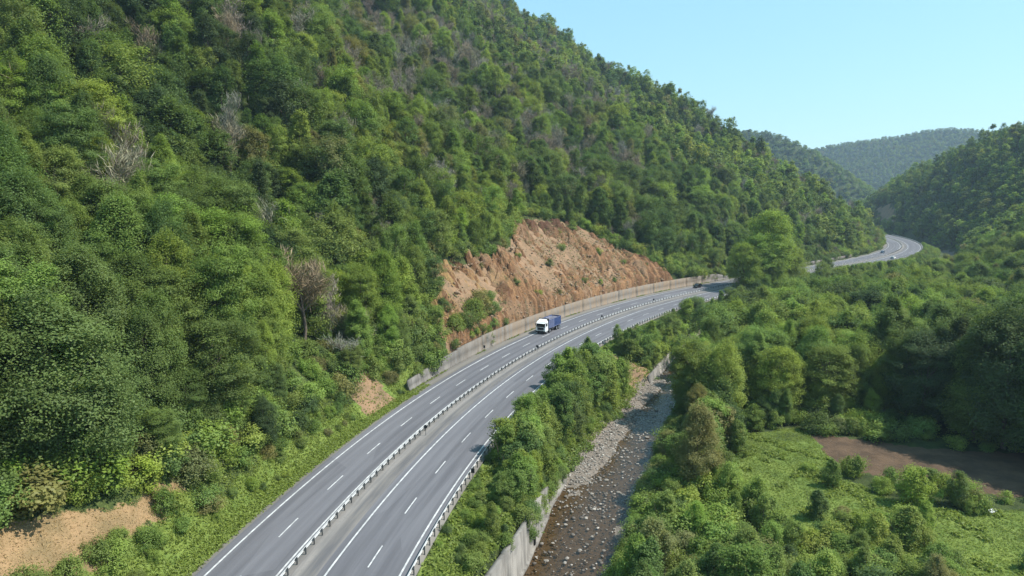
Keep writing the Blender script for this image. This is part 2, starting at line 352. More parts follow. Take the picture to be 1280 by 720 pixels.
# ------------------------------------------------------------------ terrain sheet
def axis(segs):
    out = []
    for a, b, st in segs: out.extend(np.arange(a, b, st))
    out.append(segs[-1][1]); return np.array(out)
GX = axis([(-520, -90, 8), (-90, 95, 1.0), (95, 460, 4), (460, 2100, 18)])
GY = axis([(-40, 45, 4), (45, 170, 1.0), (170, 350, 2.5), (350, 950, 6), (950, 2800, 22)])
XX, YY = np.meshgrid(GX, GY)
ZZ = H(XX.ravel(), YY.ravel()).reshape(XX.shape)
def HG(x, y):                                   # fast lookup on the sheet
    x = np.clip(np.asarray(x, float), GX[0], GX[-1] - 1e-3); y = np.clip(np.asarray(y, float), GY[0], GY[-1] - 1e-3)
    i = np.clip(np.searchsorted(GX, x, 'right') - 1, 0, len(GX) - 2); j = np.clip(np.searchsorted(GY, y, 'right') - 1, 0, len(GY) - 2)
    u = (x - GX[i]) / (GX[i + 1] - GX[i]); v = (y - GY[j]) / (GY[j + 1] - GY[j])
    return (ZZ[j, i] * (1 - u) + ZZ[j, i + 1] * u) * (1 - v) + (ZZ[j + 1, i] * (1 - u) + ZZ[j + 1, i + 1] * u) * v
def inpoly(x, y, P):
    r = np.zeros(np.shape(x), bool); n = len(P)
    for i in range(n):
        x1, y1 = P[i]; x2, y2 = P[(i + 1) % n]
        c = ((y1 > y) != (y2 > y)) & (x < (x2 - x1) * (y - y1) / (y2 - y1 + 1e-12) + x1); r ^= c
    return r
TAN = [(-47, 45), (-44.5, 53.5), (-42.1, 58.4), (-39.2, 64.5), (-37.6, 72.5), (-36.7, 72.5), (-36.9, 67.6), (-37.5, 62), (-38, 57), (-39.5, 50), (-42, 45)]
MEADOW = [(38, 113), (51.6, 118), (54, 108), (49, 96), (52, 88), (60, 84), (75, 86), (95, 92), (95, 60), (54, 60), (42.2, 72), (33.5, 85), (32, 97)]
FIELD = [(52, 114.5), (62, 110), (68, 106.5), (78, 105), (98, 103), (98, 90), (82, 89), (70, 88), (62, 90.5), (56, 95), (50, 100)]
SOILPATCH = [(362, 650), (374, 690), (392, 740), (404, 760), (402, 735), (384, 690), (372, 655)]
CUT_S = [97, 99, 105, 110, 118, 125, 147, 160, 168, 185, 206, 216, 221, 226, 231, 238]; CUT_D = [-15, -20, -22, -26, -31, -29, -30, -33, -37, -45, -46, -42, -34, -26, -19, -14]
def cut_top(s): return np.interp(s, CUT_S, CUT_D, left=-12, right=-12)
xr, yr = XX.ravel(), YY.ravel(); sR, dR = road_sd(xr, yr)
rq, rp, rs_ = polydist(xr, yr, RIVER); eR = rq - np.interp(rp, np.arange(len(RIVER)), [r[2] for r in RIVER])
A = {}
verge_l = ((dR < -9.3) & (dR > -13.8 - 2.2 * (fbm(xr / 9, yr / 9, 41) > 0)) & (sR < 84)).astype(float)
nearhill = ((dR < -13) & (dR > -34) & (sR < 80)).astype(float) * .42
A['grass'] = np.maximum.reduce([verge_l, nearhill, inpoly(xr, yr, MEADOW) * (.62 + .3 * fbm(xr / 7, yr / 7, 43)), ((dR > 12.4) & (rs_ < 0) & (eR > 2.0) & (sR < 130)) * .7,
                                ((rs_ > 0) & (eR > 3.5) & (xr < 120) & (yr < 260)) * .36])
A['dry'] = inpoly(xr, yr, TAN).astype(float)
A['soil'] = np.maximum.reduce([((dR > -19) & (dR < -10.6) & (sR > 62) & (sR < 72)).astype(float) * .8, inpoly(xr, yr, SOILPATCH).astype(float), ((dR < cut_top(sR) + 1) * 0),
                               ((dR > 12.6) & (rs_ < 0) & (eR > 0) & (sR > 114) & (sR < 128)) * .85, ((dR < -11) & (dR > cut_top(sR) + 1.5) & (sR > 97) & (sR < 238)) * .9,
                               ((dR > 12.5) & (dR < 18) & (sR > 395) & (sR < 445)) * .7])
A['field'] = inpoly(xr, yr, FIELD).astype(float)
A['gravel'] = ((eR < 2.2) & (ZZ.ravel() < -5.2)).astype(float)
nx, ny = len(GX), len(GY); ii = (np.arange(ny - 1)[:, None] * nx + np.arange(nx - 1)[None]).ravel()
F = np.c_[ii, ii + 1, ii + nx + 1, ii + nx]
fz = ZZ.ravel().copy(); rows = A['field'] > .5; fz[rows] += .10 * np.sin((xr[rows] * .5 + yr[rows] * .86) * 5.2)
ter = obj('terrain', np_mesh('terrain', np.c_[xr, yr, fz], F, [M['terrain']], A, True))
tag(ter, 'wooded valley ground with steep hillsides, meadow and ploughed plot', None, None, 'structure')

# ------------------------------------------------------------------ strips along the road
def strip(name, s0, s1, ds, offs, zs, mat, parent=None, extra=None):
    ss = np.arange(s0, s1 + ds * .5, ds); offs = np.array(offs, float); zs = np.array(zs, float); n, k = len(ss), len(offs)
    sg = np.repeat(ss, k); dg = np.tile(offs, n); x, y, _ = road(sg, dg); z = np.tile(zs, n)
    i = (np.arange(n - 1)[:, None] * k + np.arange(k - 1)[None]).ravel()
    F = np.c_[i, i + 1, i + k + 1, i + k]
    at = {'s': sg, 'd': dg}
    if extra: at.update(extra(sg, dg))
    return obj(name, np_mesh(name, np.c_[x, y, z], F, [mat], at, True), parent)
rd = strip('road', -60, 690, 3, [-8.95, -8, -6, -4.4, -2.5, -.45], [0] * 6, M['asphalt']); tag(rd, 'grey asphalt dual carriageway curving along the valley', None, None, 'structure')
rr = strip('carriageway', -60, 690, 3, [2.9, 5, 7.4, 9, 11.85], [0] * 5, M['asphalt'], rd)
md = strip('median_strip', -60, 690, 3, [-.47, -.4, .6, 1.2, 1.8, 2.4, 2.85, 2.92], [-.03, .03, .035, .035, .03, .025, .02, -.03], M['median']); tag(md, 'pale dusty concrete strip between the two carriageways', None, None, 'structure')
sh = strip('road_shoulder', -60, 76.5, 3, [-9.9, -9.5, -8.93], [-.12, -.03, -.006], M['shoulder']); tag(sh, 'narrow dusty edge of the road beside the grass verge', None, None, 'structure')
sh = strip('road_shoulder', 76.5, 690, 3, [-11.3, -10.2, -8.93], [-.06, -.02, -.006], M['shoulder']); tag(sh, 'pale dusty gutter along the foot of the retaining wall', None, None, 'structure')
sk = strip('road_shoulder', -60, 690, 3, [11.83, 12.2, 12.5], [-.006, -.02, -.2], M['shoulder']); tag(sk, 'narrow dusty shoulder under the roadside guard rail by the river', None, None, 'structure')
for d0 in (-7.95, -.95, 3.72, 11.0):
    strip('edge_line', -60, 690, 3, [d0 - .10, d0 + .10], [.004, .004], M['line'], rd)
S0L, S0R = None, None
def s_at(px, py):
    u = (px - 640) / 853.; v = (py - 360) / 853.; k = CAM_H / (math.sin(.13976) + v * math.cos(.13976)); s, d = road_sd(np.array([u * k]), np.array([(math.cos(.13976) - v * math.sin(.13976)) * k])); return float(s[0])
for lane, sa in ((-4.4, 23.0), (7.4, 18.6)):
    for i in range(-5, 45):
        s0 = sa + i * 12.0
        if lane and not (-25 < s0 < 660): continue
        strip('lane_dash', s0, s0 + 4.4, 2.2, [lane - .075, lane + .075], [.004, .004], M['line'], rd)

# ------------------------------------------------------------------ guard rails
def extrude_path(P, R, prof, close=False):
    """P: centre points (n,3); R: right-hand unit vectors (n,2); prof: (k,2) of (offset to the right, height)"""
    n, k = len(P), len(prof); V = np.zeros((n, k, 3))
    for j, (o, hh) in enumerate(prof): V[:, j, 0] = P[:, 0] + R[:, 0] * o; V[:, j, 1] = P[:, 1] + R[:, 1] * o; V[:, j, 2] = P[:, 2] + hh
    kk = k if close else k - 1; i = np.arange(n - 1)[:, None] * k; j = np.arange(kk)[None]; j2 = (j + 1) % k
    return V.reshape(-1, 3), np.stack([i + j, i + j2, i + k + j2, i + k + j], -1).reshape(-1, 4)
def post_mesh(h=.86):
    bm = bmesh.new()
    pr = [(-.05, -.06), (.05, -.06), (.05, -.045), (-.035, -.045), (-.035, .045), (.05, .045), (.05, .06), (-.05, .06)]
    lo = [bm.verts.new((x, y, -.3)) for x, y in pr]; hi = [bm.verts.new((x, y, h)) for x, y in pr]
    for i in range(8): bm.faces.new((lo[i], lo[(i + 1) % 8], hi[(i + 1) % 8], hi[i]))
    bm.faces.new(hi)
    bmesh.ops.create_cube(bm, size=1, matrix=Matrix.Translation((-.11, 0, .61)) @ Matrix.Diagonal((.10, .16, .24, 1)))
    me = bpy.data.meshes.new('post'); bm.to_mesh(me); bm.free(); me.materials.append(M['post']); return me
def guard_rail(name, s0, s1, d0, flip, label, s_first, loc_s):
    ox, oy, oth = road(loc_s, d0); root = empty(name, (float(ox), float(oy), 0)); tag(root, label, 'guard rail')
    ss = np.arange(s0, s1, 2.0); x, y, th = road(ss, d0); R = np.c_[np.cos(th), -np.sin(th)] * (-1 if flip else 1)
    P = np.c_[x - ox, y - oy, np.zeros(len(x))]
    w = [(0, .44), (-.03, .455), (-.075, .49), (-.075, .53), (-.01, .575), (-.01, .635), (-.075, .68), (-.075, .72), (-.03, .755), (.02, .772), (.045, .75), (.03, .735)]
    V, Fq = extrude_path(P, R, w); obj('beam', np_mesh('beam', V, Fq, [M['galv']], None, True), root)
    pm = post_mesh(); rest = []
    for s in ss[::1]:
        x, y, th = road(float(s), d0 + (.17 if not flip else -.17) * 1.0)
        a = -float(th) + (math.pi if flip else 0)
        if s_first <= s < s_first + 200:
            o = obj('post', pm, root); o.location = (x - ox, y - oy, 0); o.rotation_euler = (0, 0, a)
        else: rest.append((x - ox, y - oy, a))
    nv = len(pm.vertices); V0 = np.zeros(nv * 3, np.float32); pm.vertices.foreach_get('co', V0); V0 = V0.reshape(-1, 3)
    VV = []; FF4 = []; FF8 = []
    for i, (x, y, a) in enumerate(rest):
        c, s_ = math.cos(a), math.sin(a); VV.append(np.c_[V0[:, 0] * c - V0[:, 1] * s_ + x, V0[:, 0] * s_ + V0[:, 1] * c + y, V0[:, 2]])
        for p in pm.polygons: (FF4 if len(p.vertices) == 4 else FF8).append([v + i * nv for v in p.vertices])
    o = obj('distant_posts', np_mesh('distant_posts', np.concatenate(VV), [np.array(FF4), np.array(FF8)], [M['post']]), root); o['kind'] = 'stuff'
    return root
guard_rail('guard_rail', -24, 664, 0.0, False, 'galvanised guard rail along the pale strip between the two carriageways', 14, 60)
guard_rail('guard_rail', -24, 664, 12.15, False, 'galvanised guard rail along the outer road edge above the river', 14, 60)

# ------------------------------------------------------------------ small delineator posts
def box(bm, c, sz, rot=None, bev=0.0):
    mt = Matrix.Translation(c)
    if rot is not None: mt = mt @ rot
    r = bmesh.ops.create_cube(bm, size=1, matrix=mt @ Matrix.Diagonal((*sz, 1)))
    if bev:
        es = list({e for v in r['verts'] for e in v.link_edges}); bmesh.ops.bevel(bm, geom=es, offset=bev, segments=2, affect='EDGES', profile=.7)
def cyl(bm, c, r, h, ax='Z', seg=16, r2=None):
    rot = {'Z': Matrix.Identity(4), 'X': Matrix.Rotation(math.pi / 2, 4, 'Y'), 'Y': Matrix.Rotation(math.pi / 2, 4, 'X')}[ax]
    bmesh.ops.create_cone(bm, cap_ends=True, segments=seg, radius1=r, radius2=r if r2 is None else r2, depth=h, matrix=Matrix.Translation(c) @ rot)
def fin(name, bm, mat, parent=None, smooth=False):
    bmesh.ops.recalc_face_normals(bm, faces=bm.faces); me = bpy.data.meshes.new(name); bm.to_mesh(me); bm.free(); me.materials.append(mat)
    if smooth:
        for p in me.polygons: p.use_smooth = True
    return obj(name, me, parent)
def marker(s, d, h, label, board, rz=0):
    x, y, th = road(s, d); z = float(HG(x, y)) if abs(d) > 12.2 else 0.0
    r = empty('marker_post', (float(x), float(y), z), -float(th)); tag(r, label, 'marker post', 'marker posts beside the carriageways')
    bm = bmesh.new(); cyl(bm, (0, 0, h / 2 - .2), .045, h + .4, 'Z', 10); fin('pole', bm, M['post'], r)
    bm = bmesh.new()
    if board == 'disc': cyl(bm, (0, -.06, h - .1), .30, .03, 'Y', 24)
    else: box(bm, (0, -.06, h - .12), (.5, .03, .62), None, .01)
    fin('board', bm, M['dark'], r)
    bm = bmesh.new(); box(bm, (0, -.03, h - .12), (.3, .03, .05)); fin('bracket', bm, M['galv'], r)
marker(56, 1.1, 1.55, 'dark round marker post in the central strip nearest the camera', 'disc')
marker(115, 1.0, 1.5, 'dark marker post in the central strip just in front of the lorry', 'sq')
marker(159, 1.0, 1.6, 'dark marker post in the central strip just beyond the lorry', 'sq')
marker(197, 1.0, 1.6, 'farthest dark marker post in the central strip before the black car', 'sq')
marker(110, -10.3, 1.5, 'lone dark marker post at the foot of the stepped retaining wall', 'sq')
marker(42, 12.75, 1.6, 'dark marker post behind the river side guard rail, nearer of two', 'sq')
marker(56, 12.75, 1.6, 'dark marker post behind the river side guard rail, farther of two', 'sq')

# ------------------------------------------------------------------ retaining wall under the slope
wr = empty('retaining_wall', (float(road(77, -11.4)[0]), float(road(77, -11.4)[1]), 0)); tag(wr, 'long stepped concrete retaining wall below the clay cut', 'retaining wall')
WX, WY = wr.location.x, wr.location.y
def wall_top(s): return float(wall_h(s)) * .93 + .1
bounds = [77, 87.1, 99.1, 111.1] + list(np.arange(123, 277, 12.0)) + [277]
for a, b in zip(bounds[:-1], bounds[1:]):
    ss = np.linspace(a + .004, b - .004, max(4, int((b - a) / 1.5)))
    x, y, th = road(ss, -11.35); R = np.c_[np.cos(th), -np.sin(th)]; n = len(ss)
    tops = np.array([wall_top(s) for s in np.clip(ss, a + .3, b - .3)]); tops = np.linspace(tops[0], tops[-1], n)
    V = []
    for i in range(n):
        for o, z in ((.12, -.4), (.12, .35), (0, .36), (-.05, tops[i] * .5), (-.12, tops[i]), (-.62, tops[i]), (-.70, -.4)):
            V.append((x[i] + R[i, 0] * o - WX, y[i] + R[i, 1] * o - WY, z))
    k = 7; F = [[i * k + j, i * k + (j + 1) % k, (i + 1) * k + (j + 1) % k, (i + 1) * k + j] for i in range(n - 1) for j in range(k)]
    caps = [list(range(k))[::-1], [(n - 1) * k + j for j in range(k)]]
    warm = np.repeat(np.interp(ss, [95, 130, 225, 250, 268], [.05, .75, 1, .7, 0]), k)
    obj('wall_panel', np_mesh('wall_panel', np.array(V), [np.array(F), np.array(caps)], [M['wall']], {'warm': warm}), wr)
# far low wall beside the distant carriageway
wf = empty('retaining_wall', (float(road(300, -11.4)[0]), float(road(300, -11.4)[1]), 0)); tag(wf, 'low far retaining wall half hidden by trees where the road reappears', 'retaining wall')
for a in np.arange(300, 414, 12.0):
    ss = np.linspace(a + .01, a + 11.99, 6); x, y, th = road(ss, -11.5); R = np.c_[np.cos(th), -np.sin(th)]; V = []
    for i in range(6):
        for o, z in ((.05, -.4), (-.1, 1.7), (-.6, 1.7), (-.65, -.4)): V.append((x[i] + R[i, 0] * o - wf.location.x, y[i] + R[i, 1] * o - wf.location.y, z))
    F = [[i * 4 + j, i * 4 + (j + 1) % 4, (i + 1) * 4 + (j + 1) % 4, (i + 1) * 4 + j] for i in range(5) for j in range(4)]
    obj('wall_panel', np_mesh('wall_panel', np.array(V), [np.array(F), np.array([[3, 2, 1, 0], [20, 21, 22, 23]])], [M['wall']], {'warm': np.full(24, .2)}), wf)

# ------------------------------------------------------------------ river: water, walls, verge
RV = np.array(RIVER)
def river_at(par, off=0.0):
    i = np.clip(np.floor(par).astype(int), 0, len(RV) - 2); t = par - i
    p = RV[i] * (1 - t)[:, None] + RV[i + 1] * t[:, None]
    g = RV[np.clip(i + 1, 0, len(RV) - 1), :2] - RV[i, :2]; g2 = RV[np.clip(i + 2, 0, len(RV) - 1), :2] - RV[np.clip(i + 1, 0, len(RV) - 2), :2]
    g = g / np.linalg.norm(g, axis=1)[:, None]; n2 = np.linalg.norm(g2, axis=1)[:, None]; g2 = np.where(n2 > 0, g2 / np.maximum(n2, 1e-6), g)
    g0 = RV[i, :2] - RV[np.clip(i - 1, 0, None), :2]; n0 = np.linalg.norm(g0, axis=1)[:, None]; g0 = np.where(n0 > 0, g0 / np.maximum(n0, 1e-6), g)
    d_ = np.where((t < .5)[:, None], g0 * (.5 - t)[:, None] + g * (.5 + t)[:, None], g * (1.5 - t)[:, None] + g2 * (t - .5)[:, None]); d_ /= np.linalg.norm(d_, axis=1)[:, None]
    rt = np.c_[d_[:, 1], -d_[:, 0]]
    return p, rt
par = np.linspace(0, len(RV) - 1.001, 260); p, rt = river_at(par)
wd = p[:, 2:3] + 1.6; V = np.concatenate([np.c_[p[:, :2] + rt * wd * f, np.full(len(p), -7.08)] for f in (-1, -.33, .33, 1)]); n = len(p)
F = np.concatenate([np.c_[np.arange(n - 1) + a * n, np.arange(n - 1) + (a + 1) * n, np.arange(1, n) + (a + 1) * n, np.arange(1, n) + a * n] for a in range(3)])
wt = obj('river_water', np_mesh('river_water', V, F, [M['water']], None, True)); tag(wt, 'shallow brown stony river beside the road', None, None, 'structure')
def river_wall(name, pa, pb, npan, label, off=0.0, slot=True):
    p0, _ = river_at(np.array([pa])); r = empty(name, (float(p0[0, 0]), float(p0[0, 1]), -7.4)); tag(r, label, 'river wall')
    ox, oy, oz = r.location; e = np.linspace(pa, pb, npan + 1)
    for q in range(npan):
        pp = np.linspace(e[q] + .004, e[q + 1] - .004, 8); c, rt = river_at(pp); base = c[:, :2] - rt * (c[:, 2:3] + off + (.12 if q % 2 else 0)); n = len(pp); V = []
        tp = wall_top_river(pp) + .1
        for i in range(n):
            for o, z in ((.30, -8.2), (.30, -6.75), (.22, -6.70), (.02, -6.69), (-.22, tp[i]), (-.75, tp[i]), (-.8, -8.2)):
                V.append((base[i, 0] + rt[i, 0] * o - ox, base[i, 1] + rt[i, 1] * o - oy, z - oz))
        k = 7; F = [[i * k + j, i * k + (j + 1) % k, (i + 1) * k + (j + 1) % k, (i + 1) * k + j] for i in range(n - 1) for j in range(k)]
        obj('wall_panel', np_mesh('wall_panel', np.array(V), [np.array(F), np.array([list(range(k))[::-1], [(n - 1) * k + j for j in range(k)]])], [M['rwall']]), r)
        if slot:
            c, rt = river_at(np.array([e[q + 1]])); b = c[0, :2] - rt[0] * (c[0, 2] + off); th = math.atan2(rt[0, 1], rt[0, 0])
            bm = bmesh.new(); box(bm, (b[0] - .10 * rt[0, 0] - ox, b[1] - .10 * rt[0, 1] - oy, -5.9 - oz), (.42, .5 if q == 1 else .1, 1.6 if q == 1 else .3), Matrix.Rotation(th, 4, 'Z')); fin('drain_slot', bm, M['slot'], r)
river_wall('river_wall', .3, 2.84, 5, 'tall smooth concrete wall dropping from the tree row to the river')
river_wall('river_wall', 6.15, 7.4, 3, 'short broken wall with a pale top edge farther up the river', 0.1, False)

# clay cut above the wall
ss = np.arange(97, 238.01, .5); tt = np.linspace(0, 1, 96); SG, TG = np.meshgrid(ss, tt, indexing='ij')
top = cut_top(SG) + fbm(SG / 5, SG * 0 + 3, 51, 3) * 4.0; DG = -12.7 + (top + 12.7) * TG; x, y, _ = road(SG, DG)
zb = H(x.ravel(), y.ravel()).reshape(x.shape)
sk_ = SG + DG * .35 + 3.2 * fbm(x / 9., y / 9., 58, 3)
gro = np.abs(fbm(sk_ / 5.5, DG / 26., 52, 4)); gro2 = np.abs(fbm(sk_ / 1.8, DG / 12., 53, 3))
dz = 1.1 - 2.3 * (1 - np.minimum(1, gro * 2.6)) ** 2 * (.4 + .9 * TG) - .8 * (1 - np.minimum(1, gro2 * 2.5)) ** 2 + fbm(x / 2.4, (y + 2 * zb) / 2.4, 54, 5) * 1.25 + fbm(x / 10., y / 10., 57, 3) * 2.2 * np.minimum(1, TG * 4) * np.minimum(1, (1 - TG) * 5)
led = zb / 2.6 + fbm(x / 7., y / 7., 59, 3) * 1.1; dz += .75 * (sstep(.0, .8, led - np.floor(led)) - .5) * sstep(0, .15, TG)
dz += .6 * sstep(.72, .8, TG) - 3.2 * sstep(.9, .99, TG)
edge = np.minimum.reduce([(SG - 97) / 3., (238 - SG) / 5., np.full_like(SG, 9)]); dz = np.where(edge < 1, dz * np.clip(edge, 0, 1) - 1.2 * (1 - np.clip(edge, 0, 1)), dz)
dz = np.where(TG < .02, -.3, dz)
V = np.c_[x.ravel(), y.ravel(), (zb + dz).ravel()]; nn = len(tt); i = (np.arange(len(ss) - 1)[:, None] * nn + np.arange(nn - 1)[None]).ravel()
yel = sstep(150, 118, SG) * sstep(.1, .5, TG)
cut = obj('clay_slope', np_mesh('clay_slope', V, np.c_[i, i + nn, i + nn + 1, i + 1], [M['clay']], {'s': sk_.ravel(), 'd': DG.ravel(), 'yel': yel.ravel(), 'scarp': (sstep(172, 186, SG) * sstep(222, 208, SG) * sstep(.70, .86, TG + .12 * fbm(SG / 3., DG / 8., 60, 3))).ravel()}, True))
tag(cut, 'bare orange clay slope scored with gullies above the retaining wall', None, None, 'structure')

# =================================================================== foliage
def leaf_quads(C, Nn, a, b, lv):
    """rhombic leaf sprays at C facing Nn"""
    n = len(C); Nn = Nn / (np.linalg.norm(Nn, axis=1)[:, None] + 1e-9)
    r = rng.normal(size=(n, 3)); T = np.cross(Nn, r); T /= np.linalg.norm(T, axis=1)[:, None] + 1e-9; B = np.cross(Nn, T)
    a = a * rng.uniform(.65, 1.25, n)[:, None]; b = b * rng.uniform(.65, 1.25, n)[:, None]
    V = np.stack([C + T * a, C + B * b + T * a * .15, C - T * a, C - B * b + T * a * .15], 1).reshape(-1, 3)
    return V, np.arange(n * 4).reshape(-1, 4), np.repeat(lv, 4)
def tube(pts, rad, seg=5):
    pts = np.asarray(pts, float); V = []; n = len(pts)
    for i in range(n):
        t = pts[min(i + 1, n - 1)] - pts[max(i - 1, 0)]; t = t / (np.linalg.norm(t) + 1e-9)
        u = np.cross(t, (1, 0, 0) if abs(t[0]) < .8 else (0, 1, 0)); u /= np.linalg.norm(u); w = np.cross(t, u)
        for k in range(seg):
            an = 2 * math.pi * k / seg; V.append(pts[i] + (u * math.cos(an) + w * math.sin(an)) * rad[i])
    F = [[i * seg + k, i * seg + (k + 1) % seg, (i + 1) * seg + (k + 1) % seg, (i + 1) * seg + k] for i in range(n - 1) for k in range(seg)]
    return np.array(V), np.array(F)
def merge(parts):
    V = []; F = []; o = 0
    for v, f in parts: V.append(v); F.append(f + o); o += len(v)
    return np.concatenate(V), np.concatenate(F)
PROF = {'round': lambda z: np.sqrt(np.clip(1 - (1.85 * z - .85) ** 2, .03, 1)), 'oval': lambda z: np.sqrt(np.clip(1 - (1.7 * z - .7) ** 2, .04, 1)) * (1 - .25 * z),
        'cone': lambda z: np.clip((1.08 - z) ** .75, .05, 1) * np.clip(z * 4 + .35, 0, 1), 'spread': lambda z: np.clip(1 - (1.3 * z - .75) ** 2 * 1.2, .08, 1), 'bush': lambda z: np.sqrt(np.clip(1 - z * z * .95, .05, 1))}
def crown(name, H_, W_, base, ncl, nlf, a, shape, squash=.7, mat='leaf', cs=.17, droop=0.0, fill=.5):
    zn = rng.uniform(0, 1, ncl) ** .85; ang = rng.uniform(0, 2 * math.pi, ncl) + np.arange(ncl) * 2.4
    asym = 1 + .22 * np.sin(ang + rng.uniform(0, 6)) + .13 * np.sin(2 * ang + rng.uniform(0, 6)) + rng.normal(0, .09, ncl)
    rr = np.where(rng.uniform(size=ncl) < .78, rng.uniform(.66, 1.0, ncl), rng.uniform(.1, .66, ncl))
    pr = PROF[shape](zn) * W_ / 2 * rr * asym * .88
    lean = rng.normal(0, .06, 2) * H_
    C = np.c_[pr * np.cos(ang) + lean[0] * zn, pr * np.sin(ang) + lean[1] * zn, base + (H_ * .94 - base) * zn + rng.normal(0, .025 * H_, ncl) - droop * pr]
    rc = W_ * cs * rng.uniform(.62, 1.35, ncl) * (1 - .25 * zn); tone = rng.uniform(0, 1, ncl)
    D = rng.normal(size=(ncl, nlf, 3)); D /= np.linalg.norm(D, axis=2)[..., None]; D[..., 2] += .25
    rad = rc[:, None] * rng.uniform(.4, 1.25, (ncl, nlf)); P = C[:, None] + D * rad[..., None] * np.array([1, 1, squash])
    # part of the leaves fill the dome between the clumps, so that the crown reads as one soft body
    k_ = rng.uniform(size=(ncl, nlf)) < fill; zz = rng.uniform(0, 1, (ncl, nlf)) ** .8; aa = rng.uniform(0, 2 * math.pi, (ncl, nlf)); ph = rng.uniform(0, 6, 4)
    am = .88 + .18 * np.sin(2 * aa + ph[0] + 3 * zz) + .16 * np.sin(3 * aa + ph[1] - 5 * zz) + .15 * np.sin(5 * aa + ph[2] + 9 * zz)
    pp = PROF[shape](zz) * W_ / 2 * am * np.sqrt(rng.uniform(.3, 1.08, (ncl, nlf)))
    Q = np.stack([pp * np.cos(aa) + lean[0] * zz, pp * np.sin(aa) + lean[1] * zz, base + (H_ - base) * zz * (1 + .05 * np.sin(4 * aa + ph[3])) - droop * pp], -1); P = np.where(k_[..., None], Q, P)
    out_ = P - np.array([lean[0] * .5, lean[1] * .5, base + (H_ - base) * .35]); out_ /= np.linalg.norm(out_, axis=2)[..., None]
    Nn = D * (.26 * ~k_[..., None]) + out_ * .46 + rng.normal(size=D.shape) * .40; Nn[..., 2] += .52
    lv = np.clip(.64 * tone[:, None] + .36 * rng.uniform(size=(ncl, nlf)), 0, 1)
    V, F, L = leaf_quads(P.reshape(-1, 3), Nn.reshape(-1, 3), a, a * .6, lv.ravel())
    me = np_mesh(name, V, F, [M[mat]], {'lv': L}); return me, C, lean
def trunk(name, H_, C, lean, r0, nl, mat='bark', forks=1):
    parts = []
    for q in range(forks):
        off = np.array([rng.normal(0, .25), rng.normal(0, .25)]) * (forks > 1)
        pts = [np.array([off[0] + lean[0] * t + rng.normal(0, .012) * H_ * t + off[0] * 3 * t, off[1] + lean[1] * t + rng.normal(0, .012) * H_ * t + off[1] * 3 * t, H_ * .86 * t - .5 * (t == 0)]) for t in np.linspace(0, 1, 7)]
        parts.append(tube(pts, [r0 * (1.25 if t == 0 else 1) * (1 - .85 * t) / forks ** .4 for t in np.linspace(0, 1, 7)], 6))
    idx = rng.permutation(len(C))[:nl]
    for i in idx:
        c = C[i]; t0 = np.clip(c[2] / H_ * .62, .12, .75); st = np.array([lean[0] * t0, lean[1] * t0, H_ * .86 * t0]); mid = (st + c) / 2 + np.array([0, 0, -.03 * H_])
        parts.append(tube([st, mid, c], [r0 * .38, r0 * .24, r0 * .06], 4))
    V, F = merge(parts); return np_mesh(name, V, F, [M[mat]], None, True)
def twiggy(name, H_, W_, seed, n3=900, mat='twig'):
    """leafless tree: limbs, branches and a haze of fine twigs"""
    parts = []; tips = []
    def grow(p, d, L, r, lvl):
        pts = [p]; q = p
        for k in range(4):
            d = d + rng.normal(0, .13, 3); d[2] += .06; d = d / np.linalg.norm(d); q = q + d * L / 4; pts.append(q)
        parts.append(tube(pts, np.linspace(r, r * .45, 5), 4 if lvl else 6))
        if lvl < 2:
            for k in range(7 if lvl == 0 else 5):
                t = rng.uniform(.3, 1) if lvl == 0 else rng.uniform(.25, 1); b = pts[int(t * 4)]
                an = rng.uniform(0, 6.28); sp = rng.uniform(.45, .95); nd = d * .75 + sp * np.array([math.cos(an), math.sin(an), .15]); nd /= np.linalg.norm(nd)
                grow(b, nd, L * rng.uniform(.42, .62), r * .42, lvl + 1)
        else: tips.append((pts[2], d, L)); tips.append((pts[4], d, L))
    grow(np.array([0, 0, -.3]), np.array([0, 0, 1.]), H_ * .62, H_ * .017, 0)
    T = np.array([t[0] for t in tips]); Dd = np.array([t[1] for t in tips]); k = rng.integers(0, len(T), n3)
    P = T[k] + rng.normal(0, .055 * W_, (n3, 3)); dirs = Dd[k] + rng.normal(0, .5, (n3, 3)); dirs[:, 2] += .35; dirs /= np.linalg.norm(dirs, axis=1)[:, None]
    sd = np.cross(dirs, rng.normal(size=(n3, 3))); sd /= np.linalg.norm(sd, axis=1)[:, None]; Ln = rng.uniform(.35, .8, n3)[:, None] * H_ / 12; wd = .035 * H_ / 12
    V = np.stack([P - dirs * Ln, P - dirs * Ln * .2 + sd * wd, P + dirs * Ln, P - dirs * Ln * .2 - sd * wd], 1).reshape(-1, 3)
    cm = np_mesh(name + '_twigs', V, np.arange(n3 * 4).reshape(-1, 4), [M[mat]], {'lv': np.repeat(rng.uniform(size=n3), 4)})
    tv, tf = merge(parts); return cm, np_mesh(name + '_trunk', tv, tf, [M['bark']], None, True)
PROTO = {}      # kind -> list of (crown mesh, trunk mesh, height, width)
def proto(kind, n, fn): PROTO[kind] = [fn(i) for i in range(n)]
def bl(H_, W_, base, ncl, nlf, a, shapes, **kw):
    def f(i):
        sh = shapes[i % len(shapes)]; h = H_ * rng.uniform(.93, 1.07); w = W_ * rng.uniform(.9, 1.1) * (.82 if sh in ('oval', 'cone') else 1)
        lay = kw.get('lay') and i % 3 == 2
        me, C, lean = crown('crown', h, w, base * h, ncl, nlf, a, sh, .6 if lay else .85, 'leaf', kw.get('cs', .17), .12 if lay else 0, .10 if lay else .15)
        return me, trunk('trunk', h, C, lean, h * kw.get('r0', .016), kw.get('nl', 8), 'bark', kw.get('forks', 1)), h, w
    return f
